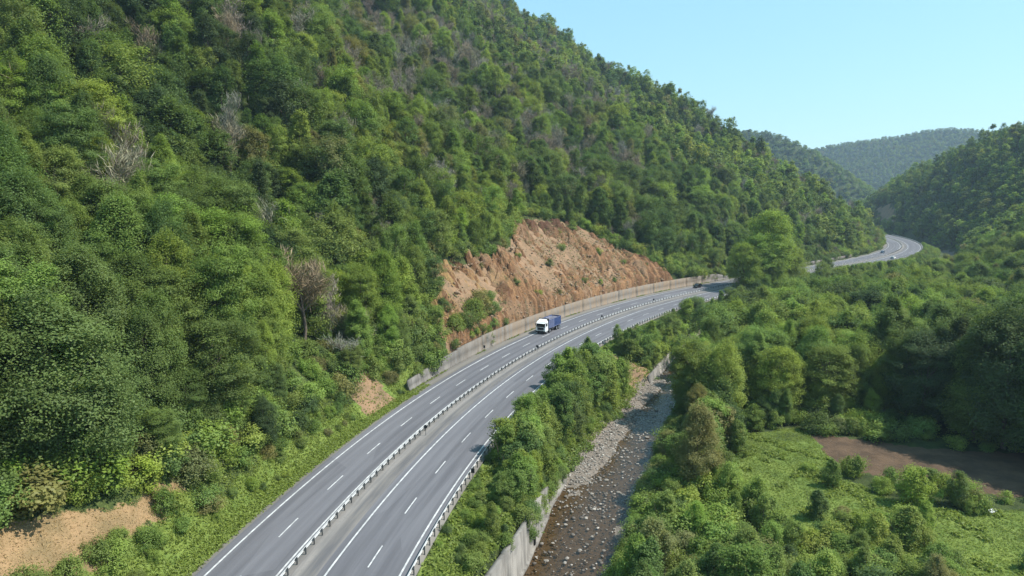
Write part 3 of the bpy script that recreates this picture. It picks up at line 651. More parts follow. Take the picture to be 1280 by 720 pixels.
proto('near', 6, bl(15, 9.2, .08, 135, 390, .108, ['oval', 'round', 'spread', 'oval', 'round', 'spread'], cs=.135, lay=True, nl=12))
proto('mid', 7, bl(12, 7.8, .08, 60, 200, .155, ['round', 'oval', 'spread', 'round', 'oval', 'cone', 'spread'], cs=.15, nl=5))
proto('far', 4, bl(12, 8.0, .05, 26, 40, .48, ['round', 'oval'], cs=.2, nl=1))
proto('row', 5, bl(7.5, 5.2, .06, 75, 150, .125, ['oval', 'round', 'spread'], cs=.16, nl=9, forks=2))
proto('shrub', 5, bl(2.6, 3.6, .02, 36, 120, .095, ['bush', 'spread', 'bush'], cs=.2, nl=5, r0=.02))
proto('shrubmid', 3, bl(2.8, 3.8, .02, 22, 85, .14, ['bush', 'spread'], cs=.22, nl=2, r0=.02))
PROTO['bare'] = [(*twiggy('bare', 12, 8, i, 1500), 12, 8) for i in range(4)]
PROTO['bigbare'] = [(*twiggy('bigbare', 17, 10, 9, 2600), 17, 10)]

# ------------------------------------------------------------------ where plants stand
def frust(x, y, mx=.80):
    return (y > 30) & (np.abs(x) < mx * y + 12)
def visible(x, y, z, top):
    """is the point `top` above the ground seen from the photograph's side of the valley (terrain only)"""
    t = np.linspace(.08, .985, 44); ok = np.ones(len(x), bool); zt = z + top
    for k in t: ok &= HG(x * k, y * k) < CAM_H + (zt - CAM_H) * k + 1.0
    return ok
def grid_pts(x0, x1, y0, y1, sp, jit=.42):
    gx = np.arange(x0, x1, sp); gy = np.arange(y0, y1, sp * .87); X, Y = np.meshgrid(gx, gy); X = X + (np.arange(len(gy)) % 2)[:, None] * sp / 2
    X = X + rng.uniform(-jit, jit, X.shape) * sp; Y = Y + rng.uniform(-jit, jit, Y.shape) * sp; return X.ravel(), Y.ravel()
def edge_river(x, y):
    q, p_, sd_ = polydist(x, y, RIVER); return q - np.interp(p_, np.arange(len(RIVER)), RV[:, 2]), sd_
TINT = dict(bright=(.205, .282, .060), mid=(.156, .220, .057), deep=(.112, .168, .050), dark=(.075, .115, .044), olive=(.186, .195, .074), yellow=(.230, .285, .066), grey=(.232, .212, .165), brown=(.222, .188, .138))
TONE_WORD = dict(bright='bright green', mid='mid green', deep='deep green', dark='dark green', olive='olive green', yellow='yellow green', grey='grey', brown='grey brown')
GREY_SPOTS = [(-57, 360, 50), (-16, 360, 50), (23, 333, 42), (34, 494, 60), (-20, 213, 13), (-51, 238, 18), (0, 545, 60), (-32, 280, 32)]
GULLY_SHADE_SPOTS = [(-88, 155, 22), (-110, 175, 22), (-72, 185, 16), (-60, 140, 12), (-100, 205, 20)]  # darker crown tints here paint in the shade of the hillside gullies
def tone_for(x, y):
    n = fbm(x / 28., y / 28., 71, 3) * 1.1 + rng.normal(0, .55, len(x)); out_ = np.full(len(x), 'mid', dtype=object)
    out_[n > .35] = 'bright'; out_[n > 1.15] = 'yellow'; out_[n < -.35] = 'deep'; out_[n < -1.0] = 'dark'
    out_[rng.uniform(size=len(x)) < .035] = 'olive'; return out_
PL = []         # every plant: dict
def add(xs, ys, kindf, hs, tones, zone, cls):
    zs = HG(xs, ys)
    for i in range(len(xs)):
        PL.append(dict(x=float(xs[i]), y=float(ys[i]), z=float(zs[i]), k=kindf[i], h=float(hs[i]), tone=tones[i], zone=zone[i] if not isinstance(zone, str) else zone, cls=cls[i] if not isinstance(cls, str) else cls))
# left hillside
for (x0, x1, y0, y1, sp) in ((-130, 40, 40, 175, 5.0), (-330, 150, 175, 330, 5.7), (-260, 330, 330, 700, 6.9)):
    x, y = grid_pts(x0, x1, y0, y1, sp)
    s, d = road_sd(x, y); lim = np.where(s < 77, -14.0, -14.2)
    m = (d < lim) & frust(x, y) & ~inpoly(x, y, TAN)
    incut = (s > 95) & (s < 239) & (d > cut_top(s) + 1.0); m &= ~incut
    m &= ~((s < 30) & (d > -17.5) & (y < 76)) | ((d < -22))
    m &= ~((s > 58) & (s < 76) & (d > -17))
    x, y, s, d = x[m], y[m], s[m], d[m]; z = HG(x, y); v = visible(x, y, z, 11.0); x, y, z, s, d = x[v], y[v], z[v], s[v], d[v]
    n = len(x); D = np.hypot(x, y); tn = tone_for(x, y); cls = np.full(n, 'tree', object); kd = np.where(D < 140, 'near', np.where(D < 430, 'mid', 'far')).astype(object)
    gw = np.zeros(n)
    for gx, gy, gr in GREY_SPOTS: gw = np.maximum(gw, np.exp(-(((x - gx) ** 2 + (y - gy) ** 2) / gr ** 2)))
    bare = rng.uniform(size=n) < np.where(D > 120, .11 + .55 * gw * sstep(.1, .5, gw), .02)
    tn[bare] = np.where(rng.uniform(size=bare.sum()) < .6, 'grey', 'brown'); cls[bare] = 'bare'; kd[bare] = 'bare'
    for gx, gy, gr in GULLY_SHADE_SPOTS:
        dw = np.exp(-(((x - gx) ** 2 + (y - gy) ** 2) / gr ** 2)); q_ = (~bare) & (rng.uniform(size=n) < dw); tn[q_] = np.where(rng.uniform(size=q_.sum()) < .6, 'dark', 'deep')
    og = (~bare) & (rng.uniform(size=n) < .3 * gw); tn[og] = 'olive'
    hh = np.where(D < 140, rng.uniform(9.5, 18, n), 7.5 + 8.5 * rng.uniform(size=n) ** 1.3) * np.where(np.abs(d) < 20, .62, 1.0)
    hh = np.where((s > 95) & (s < 260) & (d > cut_top(s) - 9), hh * .8, hh)
    dk = (s > 200) & (s < 330) & (d > -75) & (rng.uniform(size=n) < .55); tn[dk & ~bare] = 'deep'
    lt = (d > -26) & (s > 40) & (s < 100) & (rng.uniform(size=n) < .6) & ~bare; tn[lt] = 'bright'
    dk = (s < 36) & (d > -48) & (rng.uniform(size=n) < .7) & ~bare; tn[dk] = np.where(rng.uniform(size=dk.sum()) < .6, 'deep', 'mid')
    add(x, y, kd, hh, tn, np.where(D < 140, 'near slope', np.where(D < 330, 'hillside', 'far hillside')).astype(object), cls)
# row between the road and the river
x, y = [], []
for s in np.arange(31, 133, 2.3):
    for d in np.arange(15.0, 27, 2.6):
        a, b, _ = road(s + rng.uniform(-1, 1), d + rng.uniform(-1, 1)); x.append(float(a)); y.append(float(b))
x, y = np.array(x), np.array(y); e, sd_ = edge_river(x, y); s, d = road_sd(x, y)
m = (sd_ < 0) & (e > np.where(s < 56, 1.6, 2.6)) & (d > 14.8) & ~((s > 113) & (s < 128) & (d > 13)) & ~((s < 42) & (d < 17.5)); x, y, s, d = x[m], y[m], s[m], d[m]; n = len(x)
hh = rng.uniform(5.6, 9.0, n) * np.interp(s, [31, 45, 60, 100, 113], [.5, .75, 1.0, 1.0, .8])
tn = np.where(rng.uniform(size=n) < .45, 'mid', np.where(rng.uniform(size=n) < .75, 'bright', 'deep')).astype(object)
add(x, y, np.full(n, 'row', object), hh, tn, 'river row', 'row')
# right of the river: bank thicket, woods, valley floor, right hill
x, y = grid_pts(8, 60, 60, 128, 3.4); e, sd_ = edge_river(x, y)
m = (sd_ > 0) & (e > 1.2) & frust(x, y) & ~inpoly(x, y, FIELD)
inm = inpoly(x, y, MEADOW); m &= (~inm) | (rng.uniform(size=len(x)) < .03)
x, y, inm, e = x[m], y[m], inm[m], e[m]; n = len(x); big = (rng.uniform(size=n) < .3) & ~inm
tn = tone_for(x, y); tn[rng.uniform(size=n) < .06] = 'olive'
add(x, y, np.where(big, 'row', 'shrub').astype(object), np.where(big, rng.uniform(4.5, 7.5, n), rng.uniform(1.6, 3.6, n)) * np.where((x > 27) & (y > 66) & (y < 104), .72, 1), tn, 'river thicket', np.where(big, 'tree', 'shrub').astype(object))
x, y = grid_pts(38, 80, 62, 92, 3.7); m = frust(x, y) & inpoly(x, y, [(38, 86), (47, 82), (53, 84.5), (49, 67), (44, 60), (36, 70)]); x, y = x[m], y[m]; n = len(x); big = rng.uniform(size=n) < .2
tn = tone_for(x, y); tn[rng.uniform(size=n) < .2] = 'olive'; tn[rng.uniform(size=n) < .12] = 'yellow'
add(x, y, np.where(big, 'row', 'shrub').astype(object), np.where(big, rng.uniform(3.4, 5.2, n), rng.uniform(1.2, 2.6, n)), tn, 'meadow thicket', np.where(big, 'tree', 'shrub').astype(object))
for (x0, x1, y0, y1, sp, zone) in ((30, 150, 112, 235, 5.4, 'river wood'), (60, 300, 235, 400, 6.0, 'valley floor'), (90, 460, 60, 560, 7.0, 'right hill'), (250, 900, 400, 1100, 9.5, 'right hill')):
    x, y = grid_pts(x0, x1, y0, y1, sp); s, d = road_sd(x, y); e, sd_ = edge_river(x, y)
    fq, _, fs = polydist(x, y, FOOT_RIGHT)
    if zone == 'right hill': m = fs > 0
    elif zone == 'river wood': m = (fs <= 0) & ((sd_ > 0) & (e > 1.0) | (sd_ < 0) & (s > 131) & (d > 16) & (e > 1.2))
    else: m = (fs <= 0) & (d > 16) & (e > 1.0)
    if zone == 'right hill' and x0 > 200: m &= ~((x < 460) & (y < 560))
    m &= frust(x, y) & ~inpoly(x, y, FIELD) & ~inpoly(x, y, MEADOW) & (y > np.where(x < 95, 119, 0)) & (d > 15)
    m &= ~inpoly(x, y, SOILPATCH)
    x, y, s, d, e = x[m], y[m], s[m], d[m], e[m]; z = HG(x, y); v = visible(x, y, z, 10.0); x, y, z, s, d, e = x[v], y[v], z[v], s[v], d[v], e[v]; n = len(x); D = np.hypot(x, y)
    kd = np.where(D < 165, 'near', np.where(D < 430, 'mid', 'far')).astype(object); tn = tone_for(x, y)
    if zone == 'river wood': hh = rng.uniform(9.5, 15.5, n); dk = (x > 72) & (y < 135); hh[dk] = rng.uniform(15, 21, dk.sum()); tn[dk] = np.where(rng.uniform(size=dk.sum()) < .75, 'deep', 'mid')
    elif zone == 'valley floor': hh = rng.uniform(5, 9.5, n); tn[tn == 'dark'] = 'deep'; hh = np.where(d < 22, hh * np.where(s < 385, 1.0, .5), hh); hh = np.where((d < 50) & (s > 285) & (s < 398), np.maximum(hh, rng.uniform(8.5, 12.5, n)), hh); hh = np.where((s > 398) & (s < 500) & (d < 130), np.minimum(hh, 2.6 + .07 * d), hh)
    else: hh = rng.uniform(9, 15, n); tn[rng.uniform(size=n) < .12] = 'deep'
    hh = np.where((y < 122) & (D < 150) & (x < 66), hh * .45, hh); lw = (d < 42) & (s > 128) & (s < 262); hh = np.where(lw & (edge_river(x, y)[1] < 0), rng.uniform(3.5, 7.0, n) * np.where(s > 180, 1.45, 1), hh)
    add(x, y, kd, hh, tn, zone, 'tree')
# far hills
x, y = grid_pts(0, 1900, 620, 2700, 11.5); s, d = road_sd(x, y); fq, _, fs = polydist(x, y, FOOT_RIGHT); D = np.hypot(x, y); m = frust(x, y, .78) & (D > 760) & ~((fs > 0) & (D < 1150) & (x < 900) & (y < 1100)) & (np.abs(d) > 18) & ~inpoly(x, y, SOILPATCH)
m &= (x / y > .26); x, y = x[m], y[m]; z = HG(x, y); v = visible(x, y, z, 12.0); x, y, z = x[v], y[v], z[v]; n = len(x)
add(x, y, np.full(n, 'far', object), rng.uniform(6.5, 9.5, n), tone_for(x, y), 'far hill', 'tree')
for p_ in PL[-n:]: p_['w'] = float(rng.uniform(1.5, 2.1))

# single plants the photograph shows
def one(x, y, k, h, tone, cls, label, zone='named', w=1.0, tint=None): PL.append(dict(tint=tint, x=x, y=y, z=float(HG(x, y)), k=k, h=h, tone=tone, zone=zone, cls=cls, label=label, w=w))
BIG = []
one(100, 268, 'near', 30, 'yellow', 'tree', 'huge yellow green broad crowned tree hiding the bend of the road', w=1.2, tint=[.23, .315, .060])
one(94, 262, 'near', 22, 'bright', 'tree', 'tall bright green tree leaning against the huge bright crown by the bend', tint=[.20, .30, .06])
one(26.0, 93, 'near', 12, 'olive', 'tree', 'tall olive brown tree leaning over the right edge of the stony river', w=1.15)
one(33.0, 116, 'near', 8.5, 'olive', 'tree', 'smaller olive tree just behind the olive brown tree by the river')
one(-36.4, 117, 'bigbare', 20, 'brown', 'bare', 'big leafless pale trunked tree standing in the dark gully')
for (a, b, h) in ((-38.6, 55, 2.3), (-38.2, 58.6, 2.0), (-39.6, 51.5, 2.6), (-38.3, 53, 1.8), (-37.6, 61.5, 1.9), (-41, 48.5, 2.2)): one(a, b, 'shrub', h, 'mid', 'shrub', None, 'near verge')
for (a, b, h) in ((108, 277, 21), (89, 259, 18), (112, 272, 17), (101, 259, 15), (117, 284, 16)): one(a, b, 'near', h, random.choice(['bright', 'mid']), 'tree', None, 'valley floor', w=1.3)
for (a, b, h, t) in ((29.5, 101, 7.5, 'mid'), (31.5, 107, 8.5, 'bright'), (34.5, 113, 8, 'mid'), (29.5, 89, 5.5, 'bright'), (25, 84, 6, 'mid'), (37, 118, 9, 'deep'), (22.5, 78, 5, 'bright'), (36, 104, 6, 'mid')): one(a, b, 'row', h, t, 'tree', None, 'river thicket')
one(46, 93, 'row', 4.2, 'mid', 'tree', 'small open crowned tree standing alone in the bright meadow')
one(59.5, 86, 'row', 4.8, 'deep', 'tree', 'thin young tree between the meadow and the ploughed plot')
for (a, b, h) in ((82, 112, 22), (78, 116.5, 20), (87, 106, 23), (90, 99, 22), (92, 93, 22), (86, 114, 24), (93, 108, 24), (74, 119, 18), (95, 101, 24), (83, 101, 23), (77.5, 110.5, 22), (80, 106.5, 23), (82.5, 103, 22), (84.5, 94, 22), (86, 87, 20), (88, 92, 24)):
    one(a, b, 'near', h, random.choice(['dark', 'deep', 'deep']), 'tree', None, 'field edge')
# shrubs on the cut, on the wall top and the near verge
for (s, d, h) in ((100, -18, 3.4), (104, -15, 3.6), (109, -14.5, 3.8), (115, -15.5, 4.6), (119, -16, 5.2), (123, -15, 3.5), (106, -19, 3.0), (128, -18, 2.6), (145, -20, 2.2), (152, -16, 1.8), (163, -15, 1.6), (172, -24, 2.4), (182, -17, 1.7), (190, -15.5, 1.6), (198, -15, 1.9), (188, -30, 2.2), (205, -26, 2.4), (206, -27, 2.6), (215, -22, 1.8), (222, -30, 2.5), (208, -40, 3.4), (226, -19, 2.0), (232, -15, 2.4), (137, -26, 1.6), (160, -28, 1.5), (225, -42, 2.0), (196, -37, 1.7), (113, -24, 2.0), (236, -15, 3.0)):
    x, y, _ = road(s, d); t = random.choice(['mid', 'deep', 'bright', 'olive']); one(float(x), float(y), 'shrub' if s < 130 else 'shrubmid', h, t, 'shrub', None, 'clay cut')
xs, ys = [], []
for s in np.arange(-6, 82, 2.1):
    for d in np.arange(-12.6, -25, -2.2):
        a, b, _ = road(s + rng.uniform(-1.1, 1.1), d + rng.uniform(-1.1, 1.1)); xs.append(float(a)); ys.append(float(b))
x, y = np.array(xs), np.array(ys); s, d = road_sd(x, y)
m = ~inpoly(x, y, TAN) & ~((s > 60) & (s < 74) & (d > -18)) & (rng.uniform(size=len(x)) < .8); x, y, d = x[m], y[m], d[m]; n = len(x)
add(x, y, np.full(n, 'shrub', object), np.interp(-d, [12, 14.5, 18, 25], [.8, 1.7, 2.7, 3.4]) * rng.uniform(.75, 1.35, n), tone_for(x, y), 'near verge', 'shrub')
x, y = grid_pts(-75, 30, 45, 190, 3.1); s, d = road_sd(x, y); m = (d < -15) & (d > -60) & frust(x, y) & ~inpoly(x, y, TAN) & ~((s > 95) & (d > cut_top(s) - .5)); x, y = x[m], y[m]; n = len(x)
v = visible(x, y, HG(x, y), 3.0); x, y = x[v], y[v]; n = len(x)
add(x, y, np.full(n, 'shrubmid', object), rng.uniform(2, 4, n), tone_for(x, y), 'understorey', 'shrub')
x, y = grid_pts(14, 130, 62, 240, 4.2); e, sd_ = edge_river(x, y); m = (sd_ > 0) & (e > .8) & frust(x, y) & ~inpoly(x, y, FIELD) & ~(inpoly(x, y, MEADOW) & (rng.uniform(size=len(x)) < .985)); x, y = x[m], y[m]; n = len(x)
add(x, y, np.full(n, 'shrubmid', object), rng.uniform(1.4, 3.2, n), tone_for(x, y), 'understorey', 'shrub')
# bushes along the upper edge of the cut, behind the wall and along the far road
xs, ys, hs = [], [], []
for s in np.arange(78, 262, 1.9):
    for q in np.arange(.5, 9, 2.3):
        ct = float(cut_top(s)) if 97 < s < 238 else -13.2
        a, b, _ = road(s + rng.uniform(-1, 1), ct - q - rng.uniform(-1, 1)); xs.append(float(a)); ys.append(float(b)); hs.append(rng.uniform(1.8, 4.2))
for s in np.arange(262, 560, 2.4):
    for q in np.arange(13.0, 22, 2.4): a, b, _ = road(s + rng.uniform(-1, 1), -q + rng.uniform(-.6, .6)); xs.append(float(a)); ys.append(float(b)); hs.append(rng.uniform(1.6, 3.8))
    for q in np.arange(14.5, 22, 2.2): a, b, _ = road(s + rng.uniform(-1, 1), q + rng.uniform(-.6, .6)); xs.append(float(a)); ys.append(float(b)); hs.append(rng.uniform(1.0, 2.6) if s > 385 else rng.uniform(2.5, 4.5))
for s in np.arange(129, 262, 2.1):
    for q in np.arange(14.2, 34, 2.4): a, b, _ = road(s + rng.uniform(-1, 1), q + rng.uniform(-.8, .8)); xs.append(float(a)); ys.append(float(b)); hs.append(rng.uniform(1.2, 3.6) if q > 16 else rng.uniform(.9, 1.8))
x, y, hs = np.array(xs), np.array(ys), np.array(hs); e, sd_ = edge_river(x, y); m = (e > .9); x, y, hs = x[m], y[m], hs[m]; n = len(x); add(x, y, np.full(n, 'shrubmid', object), hs, tone_for(x, y), 'understorey', 'shrub')
for q in np.arange(.95, 6.5, .05):
    c_, r_ = river_at(np.array([q])); e_ = c_[0, 2] + rng.uniform(-.1, 1.3)
    if rng.uniform() < .8: one(float(c_[0, 0] + r_[0, 0] * e_), float(c_[0, 1] + r_[0, 1] * e_), 'shrub', float(rng.uniform(1.3, 2.8)), random.choice(['mid', 'bright', 'mid', 'deep', 'olive']), 'shrub', None, 'river thicket')
for q in np.arange(1.15, 2.9, .045):
    c_, r_ = river_at(np.array([q])); e_ = c_[0, 2] + rng.uniform(.85, 1.3); one(float(c_[0, 0] - r_[0, 0] * e_), float(c_[0, 1] - r_[0, 1] * e_), 'shrub', float(rng.uniform(1.0, 2.2)), random.choice(['mid', 'bright', 'mid', 'deep']), 'shrub', None, 'river verge')
xs, ys, hs = [], [], []
for s in np.arange(79, 128, 1.5):
    if math.sin(s * .7) + math.sin(s * .23) > -.5: a, b, _ = road(s, -12.6 - rng.uniform(0, .9)); xs.append(float(a)); ys.append(float(b)); hs.append(rng.uniform(1.0, 2.4))
x, y, hs = np.array(xs), np.array(ys), np.array(hs); n = len(x); add(x, y, np.full(n, 'shrubmid', object), hs, tone_for(x, y), 'understorey', 'shrub')
# low growth along the river wall and the verge on the river side
xs, ys = [], []
for s in np.arange(8, 130, 1.7):
    for d in np.arange(13.6, 26, 2.0):
        a, b, _ = road(s + rng.uniform(-.8, .8), d + rng.uniform(-.8, .8)); xs.append(float(a)); ys.append(float(b))
x, y = np.array(xs), np.array(ys); e, sd_ = edge_river(x, y); s, d = road_sd(x, y); m = (sd_ < 0) & (e > 1.3) & ~((s > 113) & (s < 128)) & (rng.uniform(size=len(x)) < np.where(s < 34, .4, .8)); x, y, d = x[m], y[m], d[m]; n = len(x)
add(x, y, np.full(n, 'shrub', object), rng.uniform(.9, 2.0, n) * np.where(d < 15, .6, 1), tone_for(x, y), 'river verge', 'shrub')

def clear_view(x0, y0, r, back):     # nothing tall stands right in front of the leafless giant
    keep = []
    for p_ in PL:
        t = min(1, max(back, (p_['x'] * x0 + p_['y'] * y0) / (x0 * x0 + y0 * y0))); e_ = math.hypot(p_['x'] - x0 * t, p_['y'] - y0 * t)
        if p_.get('label') or e_ > r or p_['h'] < 3.2: keep.append(p_)
    PL[:] = keep
def low_growth(b0, b1, e0, e1, dmax):     # the plants below the far bend stay low enough to leave the road open to the valley
    for p_ in PL:
        b = math.degrees(math.atan2(p_['x'], p_['y'])); D = math.hypot(p_['x'], p_['y'])
        if b0 < b < b1 and 120 < D < dmax and p_['x'] > 60:
            zm = CAM_H - math.tan(math.radians(e0 + (e1 - e0) * (b - b0) / (b1 - b0))) * D; lim = zm - p_['z'] - .4
            if p_['h'] > lim and lim < 14: p_['h'] = max(.8, lim)
low_growth(25.6, 31.0, 5.50, 4.55, 430)
clear_view(-36.4, 117, 4.2, .84); clear_view(26, 93, 3.0, .9)
# ------------------------------------------------------------------ pick the individuals, the rest go to the masses
def photo_xy(x, y, z):
    c, s_ = math.cos(.13976), math.sin(.13976); z = z - CAM_H; dep = y * c - z * s_; up = y * s_ + z * c; return .5 + 853 * x / dep / 1280, .5 - 853 * up / dep / 720
for p_ in PL:
    fx, fy = photo_xy(p_['x'], p_['y'], p_['z'] + p_['h'] * .62); p_['fx'], p_['fy'] = fx, fy; p_['in'] = -.01 < fx < 1.01 and -.01 < fy < 1.02
    p_['app'] = p_['h'] / math.hypot(p_['x'], p_['y'])
def pick(cls, n, extra=lambda p_: True):
    c = [p_ for p_ in PL if p_['cls'] == cls and p_['in'] and extra(p_)]; c.sort(key=lambda p_: -(p_['app'] + (10 if p_.get('label') or p_['zone'] in ('field edge', 'clay cut') else 0)))
    for p_ in c[:n]: p_['ind'] = True
for v_ in range(7):                   # a few whole trees farther up the slope too
    c = [p_ for p_ in PL if p_['cls'] == 'tree' and p_['k'] == 'mid' and p_['in'] and p_['zone'] == 'hillside' and .25 < p_['fx'] < .72]; c.sort(key=lambda p_: -p_['app']); c[v_ * 3]['ind'] = True
pick('tree', 280); pick('row', 150); pick('bare', 90); pick('shrub', 290, lambda p_: p_['zone'] != 'understorey')
sky = [p_ for p_ in PL if p_['zone'] == 'far hillside' and p_['k'] == 'far' and not p_.get('ind')]
for fx0 in (.705, .66, .60, .54):
    c = min((p_ for p_ in sky if not p_.get('ind')), key=lambda p_: abs(p_['fx'] - fx0) * 3 + p_['fy'] * 1.2); c['ind'] = True; c['zone'] = 'skyline'; c['h'] *= 1.15; c['kk'] = len([0])
used_labels = set()
ZW = {'near slope': ('on the near wooded slope', 'trees on the near slope'), 'hillside': ('on the wooded hillside', 'trees on the hillside'), 'far hillside': ('high on the far hillside', 'trees on the hillside'), 'river row': ('between road and river', 'young trees between road and river'),
      'river thicket': ('in the thicket beside the river', 'bushes and trees right of the river'), 'meadow thicket': ('at the meadow edge', 'bushes and trees at the meadow edge'), 'river wood': ('in the riverside wood', 'trees of the riverside wood'), 'valley floor': ('on the valley floor', 'trees on the valley floor'),
      'right hill': ('on the far right slope', 'trees on the right slope'), 'field edge': ('shading the ploughed plot', 'tall trees beside the ploughed plot'), 'clay cut': ('on the bare clay slope', 'shrubs on the clay slope'), 'near verge': ('along the road verge', 'shrubs along the road verge'),
      'river verge': ('by the river guard rail', 'shrubs behind the river side guard rail'), 'skyline': ('standing out on the skyline', 'trees on the skyline'), 'far hill': ('on the far hill', 'trees on the far hills'), 'named': ('', 'single trees that stand out'), 'understorey': ('under the trees', 'shrubs under the trees')}
def label_for(p_):
    if p_.get('label'): return p_['label']
    noun = {'tree': 'leafy tree', 'row': 'young tree', 'bare': 'leafless tree', 'shrub': 'shrub'}[p_['cls']]
    nom = {'tree': 12.5, 'row': 6.5, 'bare': 11.5, 'shrub': 2.2}[p_['cls']]; sz = 'tall ' if p_['h'] > nom * 1.12 else ('small ' if p_['h'] < nom * .8 else '')
    for dg in (0, 1, 2):
        if len(f"{TONE_WORD[p_['tone']]} {noun} {ZW[p_['zone']][0]}".split()) > 9: sz = ''
        if p_['tone'] == 'brown' and p_['cls'] == 'bare': sz = ''
        l = f"{sz}{TONE_WORD[p_['tone']]} {noun} {ZW[p_['zone']][0]}, {p_['fx'] * 100:.{dg}f}% across and {p_['fy'] * 100:.{dg}f}% down"
        if len(l.split()) > 16: l = l.replace('tall ', '').replace('small ', '').replace(' across and ', ' across, ')
        if len(l.replace('.', ' ').split()) > 16: l = l.replace('leafy tree', 'tree').replace('tall ', '').replace('small ', '').replace(' across and ', ' across, ')
        if l not in used_labels: break
    used_labels.add(l); return l
NAME = {'tree': 'broadleaf_tree', 'row': 'young_tree', 'bare': 'bare_tree', 'shrub': 'shrub'}; CATW = {'tree': 'tree', 'row': 'young tree', 'bare': 'bare tree', 'shrub': 'shrub'}
def jit(t):
    k = rng.uniform(.84, 1.16); return [TINT[t][0] * k * rng.uniform(.9, 1.12), TINT[t][1] * k, TINT[t][2] * k * rng.uniform(.85, 1.15)]
SRC = {}        # the first plant built of each prototype: the masses repeat these real plants
cnt = {}
for p_ in PL:
    ps = PROTO[p_['k']]
    if p_.get('ind'): i = cnt.get(p_['k'], 0) % len(ps); cnt[p_['k']] = cnt.get(p_['k'], 0) + 1
    else: i = int(rng.integers(0, len(ps)))
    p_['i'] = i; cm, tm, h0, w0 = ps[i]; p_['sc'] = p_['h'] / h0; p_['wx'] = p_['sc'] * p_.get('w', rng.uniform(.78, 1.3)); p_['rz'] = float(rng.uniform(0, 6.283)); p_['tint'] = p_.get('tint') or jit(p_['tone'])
    if not p_.get('ind'): continue
    r = empty(NAME[p_['cls']], (p_['x'], p_['y'], p_['z'] - .1), p_['rz']); r.scale = (p_['wx'], p_['wx'], p_['sc'])
    tag(r, label_for(p_), CATW[p_['cls']], ZW[p_['zone']][1])
    c = obj('crown' if p_['cls'] != 'shrub' else 'foliage', cm, r); c['tint'] = p_['tint']; t = obj('trunk' if p_['cls'] != 'shrub' else 'stems', tm, r)
    SRC.setdefault((p_['k'], i), (c, t))
# masses: points that repeat those plants through geometry nodes
def mass(name, plants, label):
    keys = sorted({(p_['k'], p_['i']) for p_ in plants if (p_['k'], p_['i']) in SRC}); plants = [p_ for p_ in plants if (p_['k'], p_['i']) in SRC]
    me = bpy.data.meshes.new(name); n = len(plants); me.vertices.add(n)
    me.vertices.foreach_set('co', np.array([(p_['x'], p_['y'], p_['z'] - .15) for p_ in plants], np.float32).ravel())
    def at(nm, typ, data, f):
        a = me.attributes.new(nm, typ, 'POINT'); a.data.foreach_set(f, np.array(data, np.float32 if typ != 'INT' else np.int32).ravel())
    at('rot', 'FLOAT_VECTOR', [(0, 0, p_['rz']) for p_ in plants], 'vector'); at('scl', 'FLOAT_VECTOR', [(p_['wx'], p_['wx'], p_['sc']) for p_ in plants], 'vector')
    at('tint', 'FLOAT_COLOR', [(*p_['tint'], 1) for p_ in plants], 'color'); at('idx', 'INT', [keys.index((p_['k'], p_['i'])) for p_ in plants], 'value')
    for m_ in ('leaf', 'bark'): me.materials.append(M[m_])
    o = obj(name, me); tag(o, label, None, None, 'stuff')
    ng = bpy.data.node_groups.new(name + '_nodes', 'GeometryNodeTree'); ng.interface.new_socket('Geometry', in_out='INPUT', socket_type='NodeSocketGeometry'); ng.interface.new_socket('Geometry', in_out='OUTPUT', socket_type='NodeSocketGeometry')
    gi = ng.nodes.new('NodeGroupInput'); go = ng.nodes.new('NodeGroupOutput'); jn = ng.nodes.new('GeometryNodeJoinGeometry')
    def named(nm, typ):
        q = ng.nodes.new('GeometryNodeInputNamedAttribute'); q.data_type = typ; q.inputs['Name'].default_value = nm; return q.outputs['Attribute']
    rt_, sc_, ix_ = named('rot', 'FLOAT_VECTOR'), named('scl', 'FLOAT_VECTOR'), named('idx', 'INT')
    for j, k in enumerate(keys):
        cp = ng.nodes.new('FunctionNodeCompare'); cp.data_type = 'INT'; cp.operation = 'EQUAL'; ng.links.new(ix_, cp.inputs[2]); cp.inputs[3].default_value = j
        for src in SRC[k][:1 if k[0] in ('far',) else 2]:
            oi = ng.nodes.new('GeometryNodeObjectInfo'); oi.transform_space = 'ORIGINAL'; oi.inputs['Object'].default_value = src; oi.inputs['As Instance'].default_value = True
            ip = ng.nodes.new('GeometryNodeInstanceOnPoints'); ng.links.new(gi.outputs[0], ip.inputs['Points']); ng.links.new(cp.outputs[0], ip.inputs['Selection']); ng.links.new(oi.outputs['Geometry'], ip.inputs['Instance']); ng.links.new(sc_, ip.inputs['Scale'])
            er = ng.nodes.new('FunctionNodeEulerToRotation'); ng.links.new(rt_, er.inputs[0]); ng.links.new(er.outputs[0], ip.inputs['Rotation'])
            ng.links.new(ip.outputs[0], jn.inputs[0])
    ng.links.new(jn.outputs[0], go.inputs[0])
    md_ = o.modifiers.new('plants', 'NODES'); md_.node_group = ng; return o
mass('forest', [p_ for p_ in PL if not p_.get('ind') and p_['cls'] != 'shrub'], 'mixed green and grey broadleaf woods covering the hillsides and the far hills')
mass('undergrowth', [p_ for p_ in PL if not p_.get('ind') and p_['cls'] == 'shrub'], 'low green undergrowth between the trees and along the banks')
print('PLANTS', len(PL), {c: sum(1 for p_ in PL if p_['cls'] == c) for c in NAME}, 'ind', sum(1 for p_ in PL if p_.get('ind')))

